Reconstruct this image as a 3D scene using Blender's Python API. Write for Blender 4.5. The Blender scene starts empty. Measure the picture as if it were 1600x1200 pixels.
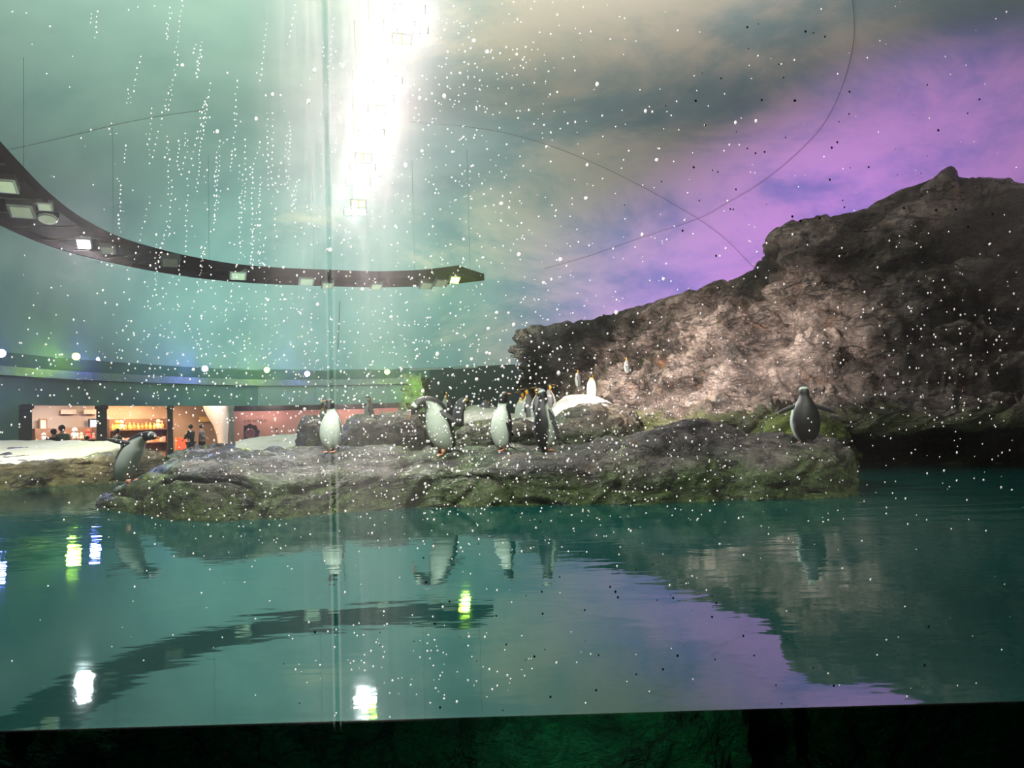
import bpy, bmesh, math, random
from math import radians as R, sin, cos, pi
from mathutils import Vector, Matrix, noise
from mathutils.bvhtree import BVHTree

random.seed(7)
sc = bpy.context.scene
col = sc.collection

# ------------------------------------------------------------------ camera
F = 1150.0
EYE = Vector((0, 0, 0.92))
ROT = Matrix.Rotation(pi / 2 + R(2.49), 3, 'X') @ Matrix.Rotation(R(-1.68), 3, 'Z')
cam_d = bpy.data.cameras.new('camera')
cam_d.sensor_width = 36
cam_d.lens = F / 1600 * 36
cam_d.clip_start = 0.05
cam_d.clip_end = 200
cam = bpy.data.objects.new('camera', cam_d)
cam.matrix_world = Matrix.Translation(EYE) @ ROT.to_4x4()
col.objects.link(cam)
sc.camera = cam


def P(px, py, d):
    """world point at depth y=d on the sight line measured in the 1600x1200 frame"""
    v = ROT @ Vector(((px - 800) / F, -(py - 600) / F, -1))
    return EYE + v * (d / v.y)


def PZ(px, d, z):
    """world point in image column px at depth d and height z"""
    a, b = P(px, 400, d), P(px, 800, d)
    t = (z - a.z) / (b.z - a.z)
    return a + (b - a) * t


# ------------------------------------------------------------------ world, exposure, lights
w = bpy.data.worlds.new('world')
sc.world = w
w.use_nodes = True
w.node_tree.nodes['Background'].inputs[0].default_value = (0.05, 0.09, 0.09, 1)
w.node_tree.nodes['Background'].inputs[1].default_value = 0.3
sc.view_settings.view_transform = 'Standard'
sc.view_settings.look = 'None'
sc.view_settings.exposure = 0.0
sc.view_settings.gamma = 1
sc.view_settings.use_curve_mapping = False
sc.cycles.use_denoising = True
sc.cycles.sample_clamp_indirect = 6
sc.cycles.caustics_reflective = False
sc.cycles.caustics_refractive = False
sc.cycles.transparent_max_bounces = 16
sc.cycles.max_bounces = 8


def aim(o, target):
    d = Vector(target) - o.location
    o.rotation_euler = d.to_track_quat('-Z', 'Y').to_euler()


def area(loc, target, size, power, color, size_y=None, spread=180):
    l = bpy.data.lights.new('area_light', 'AREA')
    l.energy = power
    l.color = color
    l.size = size
    if size_y:
        l.shape = 'RECTANGLE'
        l.size_y = size_y
    l.spread = R(spread)
    o = bpy.data.objects.new('area_light', l)
    o.location = loc
    aim(o, target)
    col.objects.link(o)
    return o


def spot(loc, target, power, color, angle, blend=0.6, radius=0.1):
    l = bpy.data.lights.new('spot_light', 'SPOT')
    l.energy = power
    l.color = color
    l.spot_size = R(angle)
    l.spot_blend = blend
    l.shadow_soft_size = radius
    o = bpy.data.objects.new('spot_light', l)
    o.location = loc
    aim(o, target)
    col.objects.link(o)
    return o


# added unseen area lights that brighten the painted ceiling (they face upwards)
area((-7, 16, 4.6), (-8, 17, 10), 9, 900, (0.76, 1.0, 0.70))
area((-7, 27, 4.2), (-8.5, 31, 9), 7, 700, (0.66, 1.0, 0.76))
area((3, 13, 5.9), (4, 14, 10), 8, 560, (1.0, 1.0, 0.92))
area((-2.5, 26, 4.6), (0, 33, 8), 5, 330, (0.85, 1.0, 0.90))
# purple uplights standing behind the cliff
spot((3.6, 27.6, 2.4), (5.5, 32.5, 4.6), 1300, (0.50, 0.26, 1.0), 125, 1.0, 0.3)
spot((6.5, 23.5, 2.6), (11.0, 28.5, 5.6), 2600, (0.58, 0.22, 1.0), 120, 1.0, 0.3)
spot((9.5, 18.5, 3.4), (14.5, 23.5, 7.6), 2300, (0.58, 0.22, 1.0), 110, 1.0, 0.3)
# white key spots and added fills over the viewing side, shining onto the rocks
spot((0.6, 4.2, 6.3), (3.8, 16.0, 1.6), 5500, (1.0, 0.88, 0.80), 38, 1.0, 0.10)
spot((-1.4, 10.6, 6.4), (3.4, 15.0, 1.8), 15500, (1.0, 0.88, 0.80), 50, 1.0, 0.15)
spot((-0.6, 14.0, 6.4), (3.4, 19.5, 2.0), 9000, (1.0, 0.88, 0.80), 50, 1.0, 0.15)
spot((-3.0, 4.5, 6.3), (-1.0, 13.5, 0.6), 2600, (0.93, 1.0, 0.86), 50, 0.9, 0.12)
spot((-7.0, 8.0, 6.3), (-9.5, 14.5, 0.2), 7000, (1.0, 0.98, 0.70), 60, 0.9, 0.12)
spot((0.8, 3.0, 6.3), (1.2, 8.0, 0.2), 1500, (0.95, 1.0, 0.85), 84, 1.0, 0.15)  # added fill to brighten the island's front face
spot((4.6, 3.4, 6.3), (3.6, 8.2, 0.3), 800, (0.92, 1.0, 0.80), 40, 1.0, 0.15)  # unseen fill added to lift the island's right end
# unseen spots added near the pane to brighten its film and droplets
spot((0.2, 3.5, 3.9), (0.0, 2.3, 1.3), 330, (1.0, 0.93, 0.90), 110, 1.0, 0.1)
spot((-1.2, 3.5, 3.9), (-1.4, 2.3, 1.3), 100, (1.0, 0.96, 0.90), 110, 1.0, 0.1)
# light falling into the pool
spot((-3.5, 6.2, 6.4), (-3.2, 5.4, 0), 3000, (1.0, 1.0, 0.95), 120, 1.0, 0.3)


# ------------------------------------------------------------------ node helpers
def new_mat(name):
    m = bpy.data.materials.new(name)
    m.use_nodes = True
    nt = m.node_tree
    b = nt.nodes['Principled BSDF']
    return m, nt, b


def lin(r, g, b):
    f = lambda c: ((c / 255) / 12.92 if c / 255 <= 0.04045 else ((c / 255 + 0.055) / 1.055) ** 2.4)
    return (f(r), f(g), f(b), 1)


def node(nt, kind, **kw):
    n = nt.nodes.new(kind)
    for k, v in kw.items():
        if k in n.inputs.keys() if hasattr(n.inputs, 'keys') else False:
            n.inputs[k].default_value = v
        else:
            setattr(n, k, v)
    return n


def ridged(nt, scale, detail, rough, vec, lac=2.2, off=1.0, gain=1.6, dist=0.0):
    n = nt.nodes.new('ShaderNodeTexNoise')
    n.noise_type = 'RIDGED_MULTIFRACTAL'
    n.inputs['Scale'].default_value = scale
    n.inputs['Detail'].default_value = detail
    n.inputs['Roughness'].default_value = rough
    n.inputs['Lacunarity'].default_value = lac
    n.inputs['Offset'].default_value = off
    n.inputs['Gain'].default_value = gain
    n.inputs['Distortion'].default_value = dist
    nt.links.new(vec, n.inputs['Vector'])
    return n


def tex_noise(nt, scale, detail=6, rough=0.55, vec=None, dist=0.0):
    n = nt.nodes.new('ShaderNodeTexNoise')
    n.inputs['Scale'].default_value = scale
    n.inputs['Detail'].default_value = detail
    n.inputs['Roughness'].default_value = rough
    n.inputs['Distortion'].default_value = dist
    if vec is not None:
        nt.links.new(vec, n.inputs['Vector'])
    return n


def ramp(nt, fac, stops):
    n = nt.nodes.new('ShaderNodeValToRGB')
    el = n.color_ramp.elements
    while len(el) < len(stops):
        el.new(0.5)
    for e, (p, c) in zip(el, stops):
        e.position = p
        e.color = c if len(c) == 4 else (*c, 1)
    nt.links.new(fac, n.inputs[0])
    return n


def mixc(nt, fac, a, b, mode='MIX'):
    n = nt.nodes.new('ShaderNodeMix')
    n.data_type = 'RGBA'
    n.blend_type = mode
    for sock, v in ((n.inputs[0], fac), (n.inputs[6], a), (n.inputs[7], b)):
        if isinstance(v, (int, float)):
            sock.default_value = v
        elif isinstance(v, tuple):
            sock.default_value = v
        else:
            nt.links.new(v, sock)
    return n.outputs[2]


def mathn(nt, op, a, b=None, c=None, clamp=False):
    n = nt.nodes.new('ShaderNodeMath')
    n.operation = op
    n.use_clamp = clamp
    for i, v in enumerate((a, b, c)):
        if v is None:
            continue
        if isinstance(v, (int, float)):
            n.inputs[i].default_value = v
        else:
            nt.links.new(v, n.inputs[i])
    return n.outputs[0]


def maprange(nt, v, a, b, c=0.0, d=1.0, smooth=True):
    n = nt.nodes.new('ShaderNodeMapRange')
    n.interpolation_type = 'SMOOTHSTEP' if smooth else 'LINEAR'
    nt.links.new(v, n.inputs[0])
    for i, x in enumerate((a, b, c, d)):
        n.inputs[i + 1].default_value = x
    return n.outputs[0]


def coords(nt):
    g = nt.nodes.new('ShaderNodeNewGeometry')
    s = nt.nodes.new('ShaderNodeSeparateXYZ')
    nt.links.new(g.outputs['Position'], s.inputs[0])
    return g.outputs['Position'], s


def mapping(nt, vec, scale=(1, 1, 1), rot=(0, 0, 0)):
    m = nt.nodes.new('ShaderNodeMapping')
    nt.links.new(vec, m.inputs[0])
    m.inputs['Scale'].default_value = scale
    m.inputs['Rotation'].default_value = rot
    return m.outputs[0]


def bump(nt, h, strength, dist, b, prev=None):
    n = nt.nodes.new('ShaderNodeBump')
    n.inputs['Strength'].default_value = strength
    n.inputs['Distance'].default_value = dist
    nt.links.new(h, n.inputs['Height'])
    if prev is not None:
        nt.links.new(prev, n.inputs['Normal'])
    nt.links.new(n.outputs[0], b.inputs['Normal'])
    return n.outputs[0]


def plain(name, rgb, rough=0.6, metal=0.0, var=0.15, scale=6.0, spec=0.5):
    m, nt, b = new_mat(name)
    pos, s = coords(nt)
    n = tex_noise(nt, scale, 4, 0.5, pos)
    dark = tuple(c * (1 - var) for c in rgb[:3]) + (1,)
    lite = tuple(min(1, c * (1 + var)) for c in rgb[:3]) + (1,)
    r = ramp(nt, n.outputs[0], [(0.3, dark), (0.7, lite)])
    nt.links.new(r.outputs[0], b.inputs['Base Color'])
    b.inputs['Roughness'].default_value = rough
    b.inputs['Metallic'].default_value = metal
    b.inputs['Specular IOR Level'].default_value = spec
    return m


def emit(name, rgb, strength):
    m, nt, b = new_mat(name)
    b.inputs['Base Color'].default_value = (*rgb[:3], 1)
    b.inputs['Emission Color'].default_value = (*rgb[:3], 1)
    b.inputs['Emission Strength'].default_value = strength
    return m


def rock_mat(name, dark, mid, light, moss=(0.045, 0.07, 0.015), moss_z=0.35, moss_amt=0.6, rust=0.0,
             rough=0.32, spark=1.0, wet_z=None, relief=1.0):
    m, nt, b = new_mat(name)
    pos, s = coords(nt)
    n1 = tex_noise(nt, 0.9, 8, 0.62, pos, 0.6)
    c = ramp(nt, n1.outputs[0], [(0.36, dark), (0.49, mid), (0.66, light)]).outputs[0]
    n2 = tex_noise(nt, 9, 7, 0.7, pos, 0.3)
    spk = ramp(nt, n2.outputs[0], [(0.35, (0.35, 0.35, 0.35)), (0.62, (1.5, 1.45, 1.4))])
    c = mixc(nt, 0.75, c, spk.outputs[0], 'MULTIPLY')
    if rust > 0:
        n3 = tex_noise(nt, 1.4, 5, 0.6, pos, 0.8)
        f = maprange(nt, n3.outputs[0], 0.58, 0.72, 0, rust)
        c = mixc(nt, f, c, (0.16, 0.065, 0.02, 1))
    # moss: grows near the water line and in patches
    n4 = tex_noise(nt, 1.7, 7, 0.65, pos, 0.4)
    h = mathn(nt, 'SUBTRACT', moss_z, s.outputs[2])
    h = mathn(nt, 'MULTIPLY_ADD', h, 0.9, n4.outputs[0])
    f = maprange(nt, h, 0.46, 0.72, 0, moss_amt)
    n5 = tex_noise(nt, 14, 5, 0.7, pos)
    mossc = ramp(nt, n5.outputs[0], [(0.3, tuple(x * 0.35 for x in moss)), (0.55, moss),
                                     (0.8, tuple(x * 2.3 for x in moss))]).outputs[0]
    c = mixc(nt, f, c, mossc)
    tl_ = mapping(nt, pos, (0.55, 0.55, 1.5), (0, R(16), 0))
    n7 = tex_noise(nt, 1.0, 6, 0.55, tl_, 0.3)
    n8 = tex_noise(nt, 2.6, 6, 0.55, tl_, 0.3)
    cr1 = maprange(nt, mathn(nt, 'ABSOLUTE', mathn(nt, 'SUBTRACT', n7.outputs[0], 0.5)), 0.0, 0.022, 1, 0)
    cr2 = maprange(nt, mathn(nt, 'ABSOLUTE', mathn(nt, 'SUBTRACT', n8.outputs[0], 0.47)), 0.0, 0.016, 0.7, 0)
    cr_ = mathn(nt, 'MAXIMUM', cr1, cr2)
    c = mixc(nt, mathn(nt, 'MULTIPLY', cr_, 0.8), c, (0.012, 0.011, 0.010, 1))  # dark seam stain, with crevice shade painted into the rock colour
    nt.links.new(c, b.inputs['Base Color'])
    rr = maprange(nt, n4.outputs[0], 0.35, 0.65, rough * 0.7, rough * 1.35)
    nt.links.new(rr, b.inputs['Roughness'])
    b.inputs['Specular IOR Level'].default_value = 0.6
    tilt = mapping(nt, pos, (0.8, 0.8, 2.1), (0, R(14), 0))
    rd = ridged(nt, 1.25, 9, 0.62, tilt, dist=0.35)
    rd2 = ridged(nt, 5.5, 7, 0.6, tilt, dist=0.2)
    n6 = tex_noise(nt, 38, 4, 0.7, pos)
    nr = bump(nt, rd.outputs[0], 1.0, 0.15 * relief, b)
    nr = bump(nt, rd2.outputs[0], 0.9, 0.04 * relief, b, nr)
    nr = bump(nt, mathn(nt, 'SUBTRACT', 1.0, cr_), 1.0, 0.09, b, nr)
    nr = bump(nt, n2.outputs[0], 0.9 * spark, 0.045, b, nr)
    nr = bump(nt, n6.outputs[0], 0.9 * spark, 0.012, b, nr)
    return m


# ------------------------------------------------------------------ object helpers
def tag(o, label=None, cat=None, group=None, kind=None):
    if label: o['label'] = label
    if cat: o['category'] = cat
    if group: o['group'] = group
    if kind: o['kind'] = kind
    return o


def mesh_obj(name, verts, faces, mat, parent=None, smooth=True):
    me = bpy.data.meshes.new(name)
    me.from_pydata([tuple(v) for v in verts], [], faces)
    me.validate()
    for p in me.polygons: p.use_smooth = smooth
    mats = mat if isinstance(mat, (list, tuple)) else [mat]
    for mm in mats: me.materials.append(mm)
    o = bpy.data.objects.new(name, me)
    col.objects.link(o)
    if parent is not None: o.parent = parent
    return o


def bm_obj(name, bm, mat, parent=None, smooth=False):
    me = bpy.data.meshes.new(name)
    bmesh.ops.recalc_face_normals(bm, faces=bm.faces)
    bm.to_mesh(me)
    bm.free()
    for p in me.polygons: p.use_smooth = smooth
    mats = mat if isinstance(mat, (list, tuple)) else [mat]
    for mm in mats: me.materials.append(mm)
    o = bpy.data.objects.new(name, me)
    col.objects.link(o)
    if parent is not None: o.parent = parent
    return o


def empty(name, loc, rz=0.0, label=None, cat=None, group=None):
    o = bpy.data.objects.new(name, None)
    o.empty_display_size = 0.1
    o.location = loc
    o.rotation_euler = (0, 0, rz)
    col.objects.link(o)
    return tag(o, label, cat, group)


def add_box(bm, c, s, rz=0.0, bevel=0.0, rx=0.0, slot=0):
    mt = Matrix.Translation(c) @ Matrix.Rotation(rz, 4, 'Z') @ Matrix.Rotation(rx, 4, 'X') @ Matrix.Diagonal((*s, 1))
    r = bmesh.ops.create_cube(bm, size=1, matrix=mt)
    if bevel > 0:
        es = {e for v in r['verts'] for e in v.link_edges}
        bmesh.ops.bevel(bm, geom=list(es), offset=bevel, segments=2, affect='EDGES', profile=0.6)
    return r


def add_tube(bm, pts, rad, seg=8, cap=True):
    rings = []
    n = len(pts)
    for i, p in enumerate(pts):
        p = Vector(p)
        t = (Vector(pts[min(i + 1, n - 1)]) - Vector(pts[max(i - 1, 0)])).normalized()
        a = t.cross(Vector((0, 0, 1)))
        if a.length < 0.01: a = t.cross(Vector((0, 1, 0)))
        a.normalize()
        b = t.cross(a)
        r = rad[i] if isinstance(rad, (list, tuple)) else rad
        rings.append([bm.verts.new(p + a * cos(2 * pi * k / seg) * r + b * sin(2 * pi * k / seg) * r) for k in range(seg)])
    for i in range(n - 1):
        for k in range(seg):
            bm.faces.new((rings[i][k], rings[i][(k + 1) % seg], rings[i + 1][(k + 1) % seg], rings[i + 1][k]))
    if cap:
        bm.faces.new(rings[0][::-1])
        bm.faces.new(rings[-1])


def add_lathe(bm, prof, center=(0, 0, 0), seg=16):
    rings = []
    for r, z in prof:
        rings.append([bm.verts.new(Vector(center) + Vector((r * cos(2 * pi * k / seg), r * sin(2 * pi * k / seg), z))) for k in range(seg)])
    for i in range(len(prof) - 1):
        for k in range(seg):
            bm.faces.new((rings[i][k], rings[i][(k + 1) % seg], rings[i + 1][(k + 1) % seg], rings[i + 1][k]))
    bm.faces.new(rings[0][::-1])
    bm.faces.new(rings[-1])


def cr(pts, t):
    """Catmull-Rom through a list of Vectors / tuples, t in 0..len-1"""
    n = len(pts)
    i = min(int(t), n - 2)
    u = t - i
    p0, p1, p2, p3 = (Vector(pts[max(i - 1, 0)]), Vector(pts[i]), Vector(pts[i + 1]), Vector(pts[min(i + 2, n - 1)]))
    return 0.5 * ((2 * p1) + (p2 - p0) * u + (2 * p0 - 5 * p1 + 4 * p2 - p3) * u * u + (3 * p1 - p0 - 3 * p2 + p3) * u ** 3)


def fbm(p, o=5):
    s, a, f = 0, 1, 1
    for _ in range(o):
        s += noise.noise(p * f) * a
        a *= 0.5
        f *= 2.03
    return s


def ridge(p, o=4):
    s, a, f = 0, 1, 1
    for _ in range(o):
        s += (1 - abs(noise.noise(p * f)) * 2) * a
        a *= 0.5
        f *= 2.1
    return s - 0.9


def sstep(a, b_, x):
    t = max(0, min(1, (x - a) / (b_ - a)))
    return t * t * (3 - 2 * t)


def rock_loft(name, stations, nu, nv, mat, amp=0.06, freq=1.6, facet=0.05, ffreq=1.5, strata=0.0, seed=0, parent=None, crag=0.0, env=None, ledge=0.0):
    K = len(stations[0])
    S = len(stations)
    grid = []
    for i in range(nu):
        t = i / (nu - 1) * (S - 1)
        prof = [cr([st[k] for st in stations], t) for k in range(K)]
        row = []
        for j in range(nv):
            # blend between straight and rounded profile
            u = j / (nv - 1) * (K - 1)
            a = cr(prof, u)
            k = min(int(u), K - 2)
            l = prof[k].lerp(prof[k + 1], u - k)
            row.append(a.lerp(l, 0.35))
        grid.append(row)
    so = Vector((seed * 13.1, seed * 7.7, seed * 3.3))
    out = []
    for i in range(nu):
        for j in range(nv):
            p = grid[i][j]
            a = grid[min(i + 1, nu - 1)][j] - grid[max(i - 1, 0)][j]
            b = grid[i][min(j + 1, nv - 1)] - grid[i][max(j - 1, 0)]
            nrm = a.cross(b)
            nrm = nrm.normalized() if nrm.length > 1e-9 else Vector((0, 0, 1))
            q = p + so
            d = amp * fbm(q * freq, 6) + amp * 0.5 * ridge(q * freq * 1.7, 4)
            if facet:
                qq = Vector((q.x * ffreq, q.y * ffreq, q.z * ffreq * 1.5))
                qq += Vector((noise.noise(q * 1.3), noise.noise(q * 1.3 + Vector((9, 0, 0))), noise.noise(q * 1.3 + Vector((0, 9, 0))))) * 0.5
                dist, pts = noise.voronoi(qq)
                e = min(1.0, (dist[1] - dist[0]) * 2.5)
                cell = noise.cell(pts[0] * 3.7)
                d += facet * (e - 0.6) + facet * 1.3 * (cell - 0.5) * e
            if crag:
                qc = Vector((q.x * .9 + q.z * .25, q.y * .9, q.z * 1.7 - q.x * .45))
                w1 = Vector((noise.noise(qc * 1.1), noise.noise(qc * 1.1 + Vector((7, 3, 1))), noise.noise(qc * 1.1 + Vector((1, 9, 4))))) * 0.7
                d1, p1 = noise.voronoi(qc * 0.42 + w1 * .8)
                d2, p2 = noise.voronoi(qc * 1.25 + w1 * 1.3)
                d += crag * noise.cell(p1[0] * 5.3) * .5 * min(1, (d1[1] - d1[0]) * 5) * 1.5
                d -= crag * 0.9 * max(0, 1 - (d1[1] - d1[0]) * 8)
                d += crag * .4 * noise.cell(p2[0] * 5.3) * .5 * min(1, (d2[1] - d2[0]) * 6)
                d -= crag * 0.25 * max(0, 1 - (d2[1] - d2[0]) * 6)
                d += crag * 0.16 * ridge(qc * 1.8, 5)
                d += crag * 0.16
            if ledge:
                L = (q.z - so.z) * 1.0 - (q.x - so.x) * 0.20 + noise.noise(q * 0.35) * 1.1 + noise.noise(q * 1.2) * 0.25
                fr_ = (L / 0.85) % 1.0
                msk = sstep(-0.25, 0.25, noise.noise(q * 0.5 + Vector((3, 8, 2))))
                saw = fr_ ** 1.6 if fr_ < 0.86 else (1 - fr_) / 0.14 * 0.78
                d += ledge * msk * (saw - 0.4)
                L2 = L * 2.7 + noise.noise(q * 1.9) * 0.5
                f2 = L2 % 1.0
                d += ledge * 0.28 * ((f2 if f2 < .85 else (1 - f2) / .15 * .85) - 0.4)
            if strata:
                sv = noise.noise(Vector((q.x * 0.25, q.y * 0.25, (q.z - 0.18 * q.x) * 1.9)))
                sv2 = noise.noise(Vector((q.x * 0.4, q.y * 0.4, (q.z - 0.25 * q.x) * 4.5 + 5)))
                d += strata * (abs(sv) * 2.4 - 0.5) + strata * 0.4 * sv2
            if env: d *= env(j / (nv - 1))
            out.append(p + nrm * d)
    faces = [(i * nv + j, i * nv + j + 1, (i + 1) * nv + j + 1, (i + 1) * nv + j) for i in range(nu - 1) for j in range(nv - 1)]
    o = mesh_obj(name, out, faces, mat, parent)
    return o


def snap_z(objs, x, y, top=12):
    best = None
    for o in objs:
        bv = BV[o.name]
        h = bv.ray_cast(Vector((x, y, top)), Vector((0, 0, -1)))
        if h[0] is not None and (best is None or h[0].z > best): best = h[0].z
    return best


BV = {}


def reg(o):
    me = o.data
    BV[o.name] = BVHTree.FromPolygons([v.co.copy() for v in me.vertices], [tuple(p.vertices) for p in me.polygons])
    return o


# ------------------------------------------------------------------ painted ceiling and tank walls
RIMC = [(-400, 13.5), (-200, 17.5), (-100, 19.6), (0, 22), (100, 24.6), (200, 27.2), (300, 30), (400, 32.8), (500, 34.4), (600, 35),
        (700, 34.8), (800, 34)]


def rim_d(px):
    for (a, da), (b, db) in zip(RIMC, RIMC[1:]):
        if a <= px <= b:
            return da + (db - da) * (px - a) / (b - a)
    return RIMC[0][1] if px < RIMC[0][0] else RIMC[-1][1]


def RIM(px, z, off=0.0):
    p = PZ(px, rim_d(px), z)
    c = Vector((0, 17, z))
    n = (p - c)
    n.z = 0
    n.normalize()
    return p + n * off


plan = [Vector((-13.8, 2.4, 0)), Vector((-15.8, 8, 0))] + [Vector((*PZ(px, d, 3.3).xy, 0)) for px, d in RIMC] + \
       [Vector((8, 32.0, 0)), Vector((14, 28, 0)), Vector((18.5, 22, 0)), Vector((19.5, 15, 0)), Vector((17, 8, 0)), Vector((13, 2.4, 0))]
CEN = Vector((0, 17, 0))
NP = 160
plan_s = [cr(plan, i / (NP - 1) * (len(plan) - 1)) for i in range(NP)]

m, nt, b = new_mat('painted_sky')
pos, s = coords(nt)
v1 = mapping(nt, pos, (0.16, 0.16, 0.30), (0.2, 0.5, 0.3))
n1 = tex_noise(nt, 1.0, 9, 0.62, v1, 0.35)
xm = maprange(nt, s.outputs[0], -7.0, 3.5, 0.0, 1.0)
cl = mathn(nt, 'MULTIPLY_ADD', xm, 0.22, n1.outputs[0])
cf = maprange(nt, cl, 0.57, 0.82, 0, 1)
n2 = tex_noise(nt, 0.5, 4, 0.5, pos)
base = ramp(nt, n2.outputs[0], [(0.3, (0.22, 0.32, 0.35)), (0.7, (0.30, 0.40, 0.42))]).outputs[0]
cc = mixc(nt, cf, base, (0.62, 0.55, 0.48, 1))
nt.links.new(cc, b.inputs['Base Color'])
b.inputs['Roughness'].default_value = 0.95
b.inputs['Specular IOR Level'].default_value = 0.1
SKY = m
verts, faces = [], []
NV = 40
for i in range(NP):
    p = plan_s[i]
    for j in range(NV):
        a = j / (NV - 1) * pi / 2
        q = CEN + (p - CEN) * (cos(a) ** 0.4 if j < NV - 1 else 0.0)
        verts.append((q.x, q.y, 3.3 + 7.6 * sin(a)))
for i in range(NP - 1):
    for j in range(NV - 1):
        faces.append((i * NV + j, (i + 1) * NV + j, (i + 1) * NV + j + 1, i * NV + j + 1))
# closing strip over the viewing side
for j in range(NV - 1):
    faces.append(((NP - 1) * NV + j, j, j + 1, (NP - 1) * NV + j + 1))
ceiling = tag(mesh_obj('ceiling', verts, faces, SKY), kind='structure')
reg(ceiling)

TEALWALL = plain('teal_wall', (0.11, 0.20, 0.17), 0.35, 0, 0.2, 1.0)
DARKWALL = plain('dark_wall', (0.012, 0.022, 0.020), 0.6, 0, 0.3, 1.0)
BLACK = plain('flat_black', (0.006, 0.006, 0.007), 0.7)
GREYSTRIP = plain('grey_strip', (0.17, 0.20, 0.19), 0.5)


def GP(px, z, off):
    return PZ(px, rim_d(px) + off, z)


def strip(name, px0, px1, z0, z1, off0, off1, mat, n=60, thick=0.15, kind='structure', parent=None, fn=None):
    bm = bmesh.new()
    a = []
    fn = fn or RIM
    for i in range(n):
        px = px0 + (px1 - px0) * i / (n - 1)
        a.append([bm.verts.new(fn(px, z0, off0)), bm.verts.new(fn(px, z1, off1)),
                  bm.verts.new(fn(px, z1, off1 + thick)), bm.verts.new(fn(px, z0, off0 + thick))])
    for i in range(n - 1):
        for k in range(4):
            bm.faces.new((a[i][k], a[i][(k + 1) % 4], a[i + 1][(k + 1) % 4], a[i + 1][k]))
    bm.faces.new(a[0])
    bm.faces.new(a[-1][::-1])
    o = bm_obj(name, bm, mat, parent, smooth=False)
    if kind and parent is None: tag(o, kind=kind)
    return o


# fascia over the far gallery: dark lamp recess, pale ledge strip, teal header
strip('wall_back', -420, 812, 2.86, 3.34, 0.35, 0.05, TEALWALL)
strip('trim_1', -420, 640, 2.60, 2.88, -0.10, -0.02, GREYSTRIP, thick=0.5)
strip('wall_header', -420, 640, 1.72, 2.62, 0.30, 0.30, TEALWALL, thick=0.2)
strip('wall_left', -420, 38, -1.5, 1.74, 0.25, 0.25, TEALWALL, thick=0.3)
strip('wall_sill', 28, 640, -1.5, -0.05, 0.30, 0.30, DARKWALL, thick=0.25)
strip('wall_dark_opening', 655, 835, -1.5, 2.9, 0.6, 0.6, BLACK, thick=0.2)  # black sheet put in for the darkness of an open recess
strip('trim_2', 640, 840, 3.22, 3.34, 0.02, 0.02, GREYSTRIP, thick=0.3)
# plain tank walls closing the enclosure out of view
bm = bmesh.new()
for seq in (plan_s[:24], plan_s[-62:]):
    prev = None
    for p in seq:
        cur = (bm.verts.new((p.x, p.y, -2.0)), bm.verts.new((p.x, p.y, 3.35)))
        if prev: bm.faces.new((prev[0], cur[0], cur[1], prev[1]))
        prev = cur
tag(bm_obj('wall_enclosure', bm, DARKWALL), kind='structure')
# wall over the viewing glass
bm = bmesh.new()
add_box(bm, (0, 2.3, 5.2), (30, 0.2, 3.2))
tag(bm_obj('wall_front', bm, DARKWALL), kind='structure')
bm = bmesh.new()
add_box(bm, (0, 17, -2.1), (46, 44, 0.2))
tag(bm_obj('floor', bm, plain('pool_floor', (0.02, 0.06, 0.04), 0.8)), kind='structure')

# ceiling cables strung along the painted ceiling
def on_ceiling(px, py, off=0.12):
    d = (P(px, py, 10) - EYE).normalized()
    h = BV['ceiling'].ray_cast(EYE, d)
    return h[0] - d * off


CABLE = plain('cable_black', (0.02, 0.02, 0.022), 0.6)
for pts, lab in (([(1325, -60), (1334, 20), (1333, 70), (1318, 130), (1290, 190), (1245, 240), (1190, 285), (1140, 315), (1090, 342), (1000, 372), (920, 400), (850, 420)],
                  'long thin dark cable sweeping down the painted sky to the right of centre'),
                 ([(640, 190), (720, 197), (790, 208), (860, 228), (930, 256), (1000, 290), (1050, 318), (1095, 345), (1135, 375), (1170, 410), (1185, 425)],
                  'thin dark cable crossing the painted sky and ending at the cliff top'),
                 ([(10, 235), (60, 224), (120, 210), (190, 193), (260, 180), (320, 172)],
                  'faint thin cable on the green side of the painted sky')):
    bm = bmesh.new()
    n = 60
    q = [cr([(a, b, 0) for a, b in pts], i / (n - 1) * (len(pts) - 1)) for i in range(n)]
    add_tube(bm, [on_ceiling(v.x, v.y) for v in q], 0.006, 6)
    tag(bm_obj('ceiling_cable', bm, CABLE, smooth=True), lab, 'cable')
bm = bmesh.new()
add_tube(bm, [on_ceiling(531, 470), on_ceiling(530, 500), on_ceiling(528, 545)], 0.012, 6)
tag(bm_obj('ceiling_cable', bm, CABLE), 'short dark cable hanging just above the far gallery roof', 'cable')

# ------------------------------------------------------------------ water
m, nt, b = new_mat('pool_water')
nt.nodes.remove(b)
out = nt.nodes['Material Output']
pos, s = coords(nt)
# ripples: long and low, calmer beside the glass
v1 = mapping(nt, pos, (0.55, 1.5, 1), (0, 0, 0.12))
n1 = tex_noise(nt, 2.1, 3, 0.5, v1, 0.3)
v2 = mapping(nt, pos, (1.0, 2.2, 1), (0, 0, -0.2))
n2 = tex_noise(nt, 5.0, 2, 0.5, v2)
rx = maprange(nt, s.outputs[0], 0.0, 5.0, 0.25, 1.0)
ry = maprange(nt, s.outputs[1], 3.0, 9.0, 0.25, 1.0)
calm = mathn(nt, 'MULTIPLY', rx, ry)
hh = mathn(nt, 'MULTIPLY_ADD', n2.outputs[0], 0.25, n1.outputs[0])
hh = mathn(nt, 'MULTIPLY', hh, calm)
bp = nt.nodes.new('ShaderNodeBump')
bp.inputs['Strength'].default_value = 1.0
bp.inputs['Distance'].default_value = 0.022
nt.links.new(hh, bp.inputs['Height'])
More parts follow.
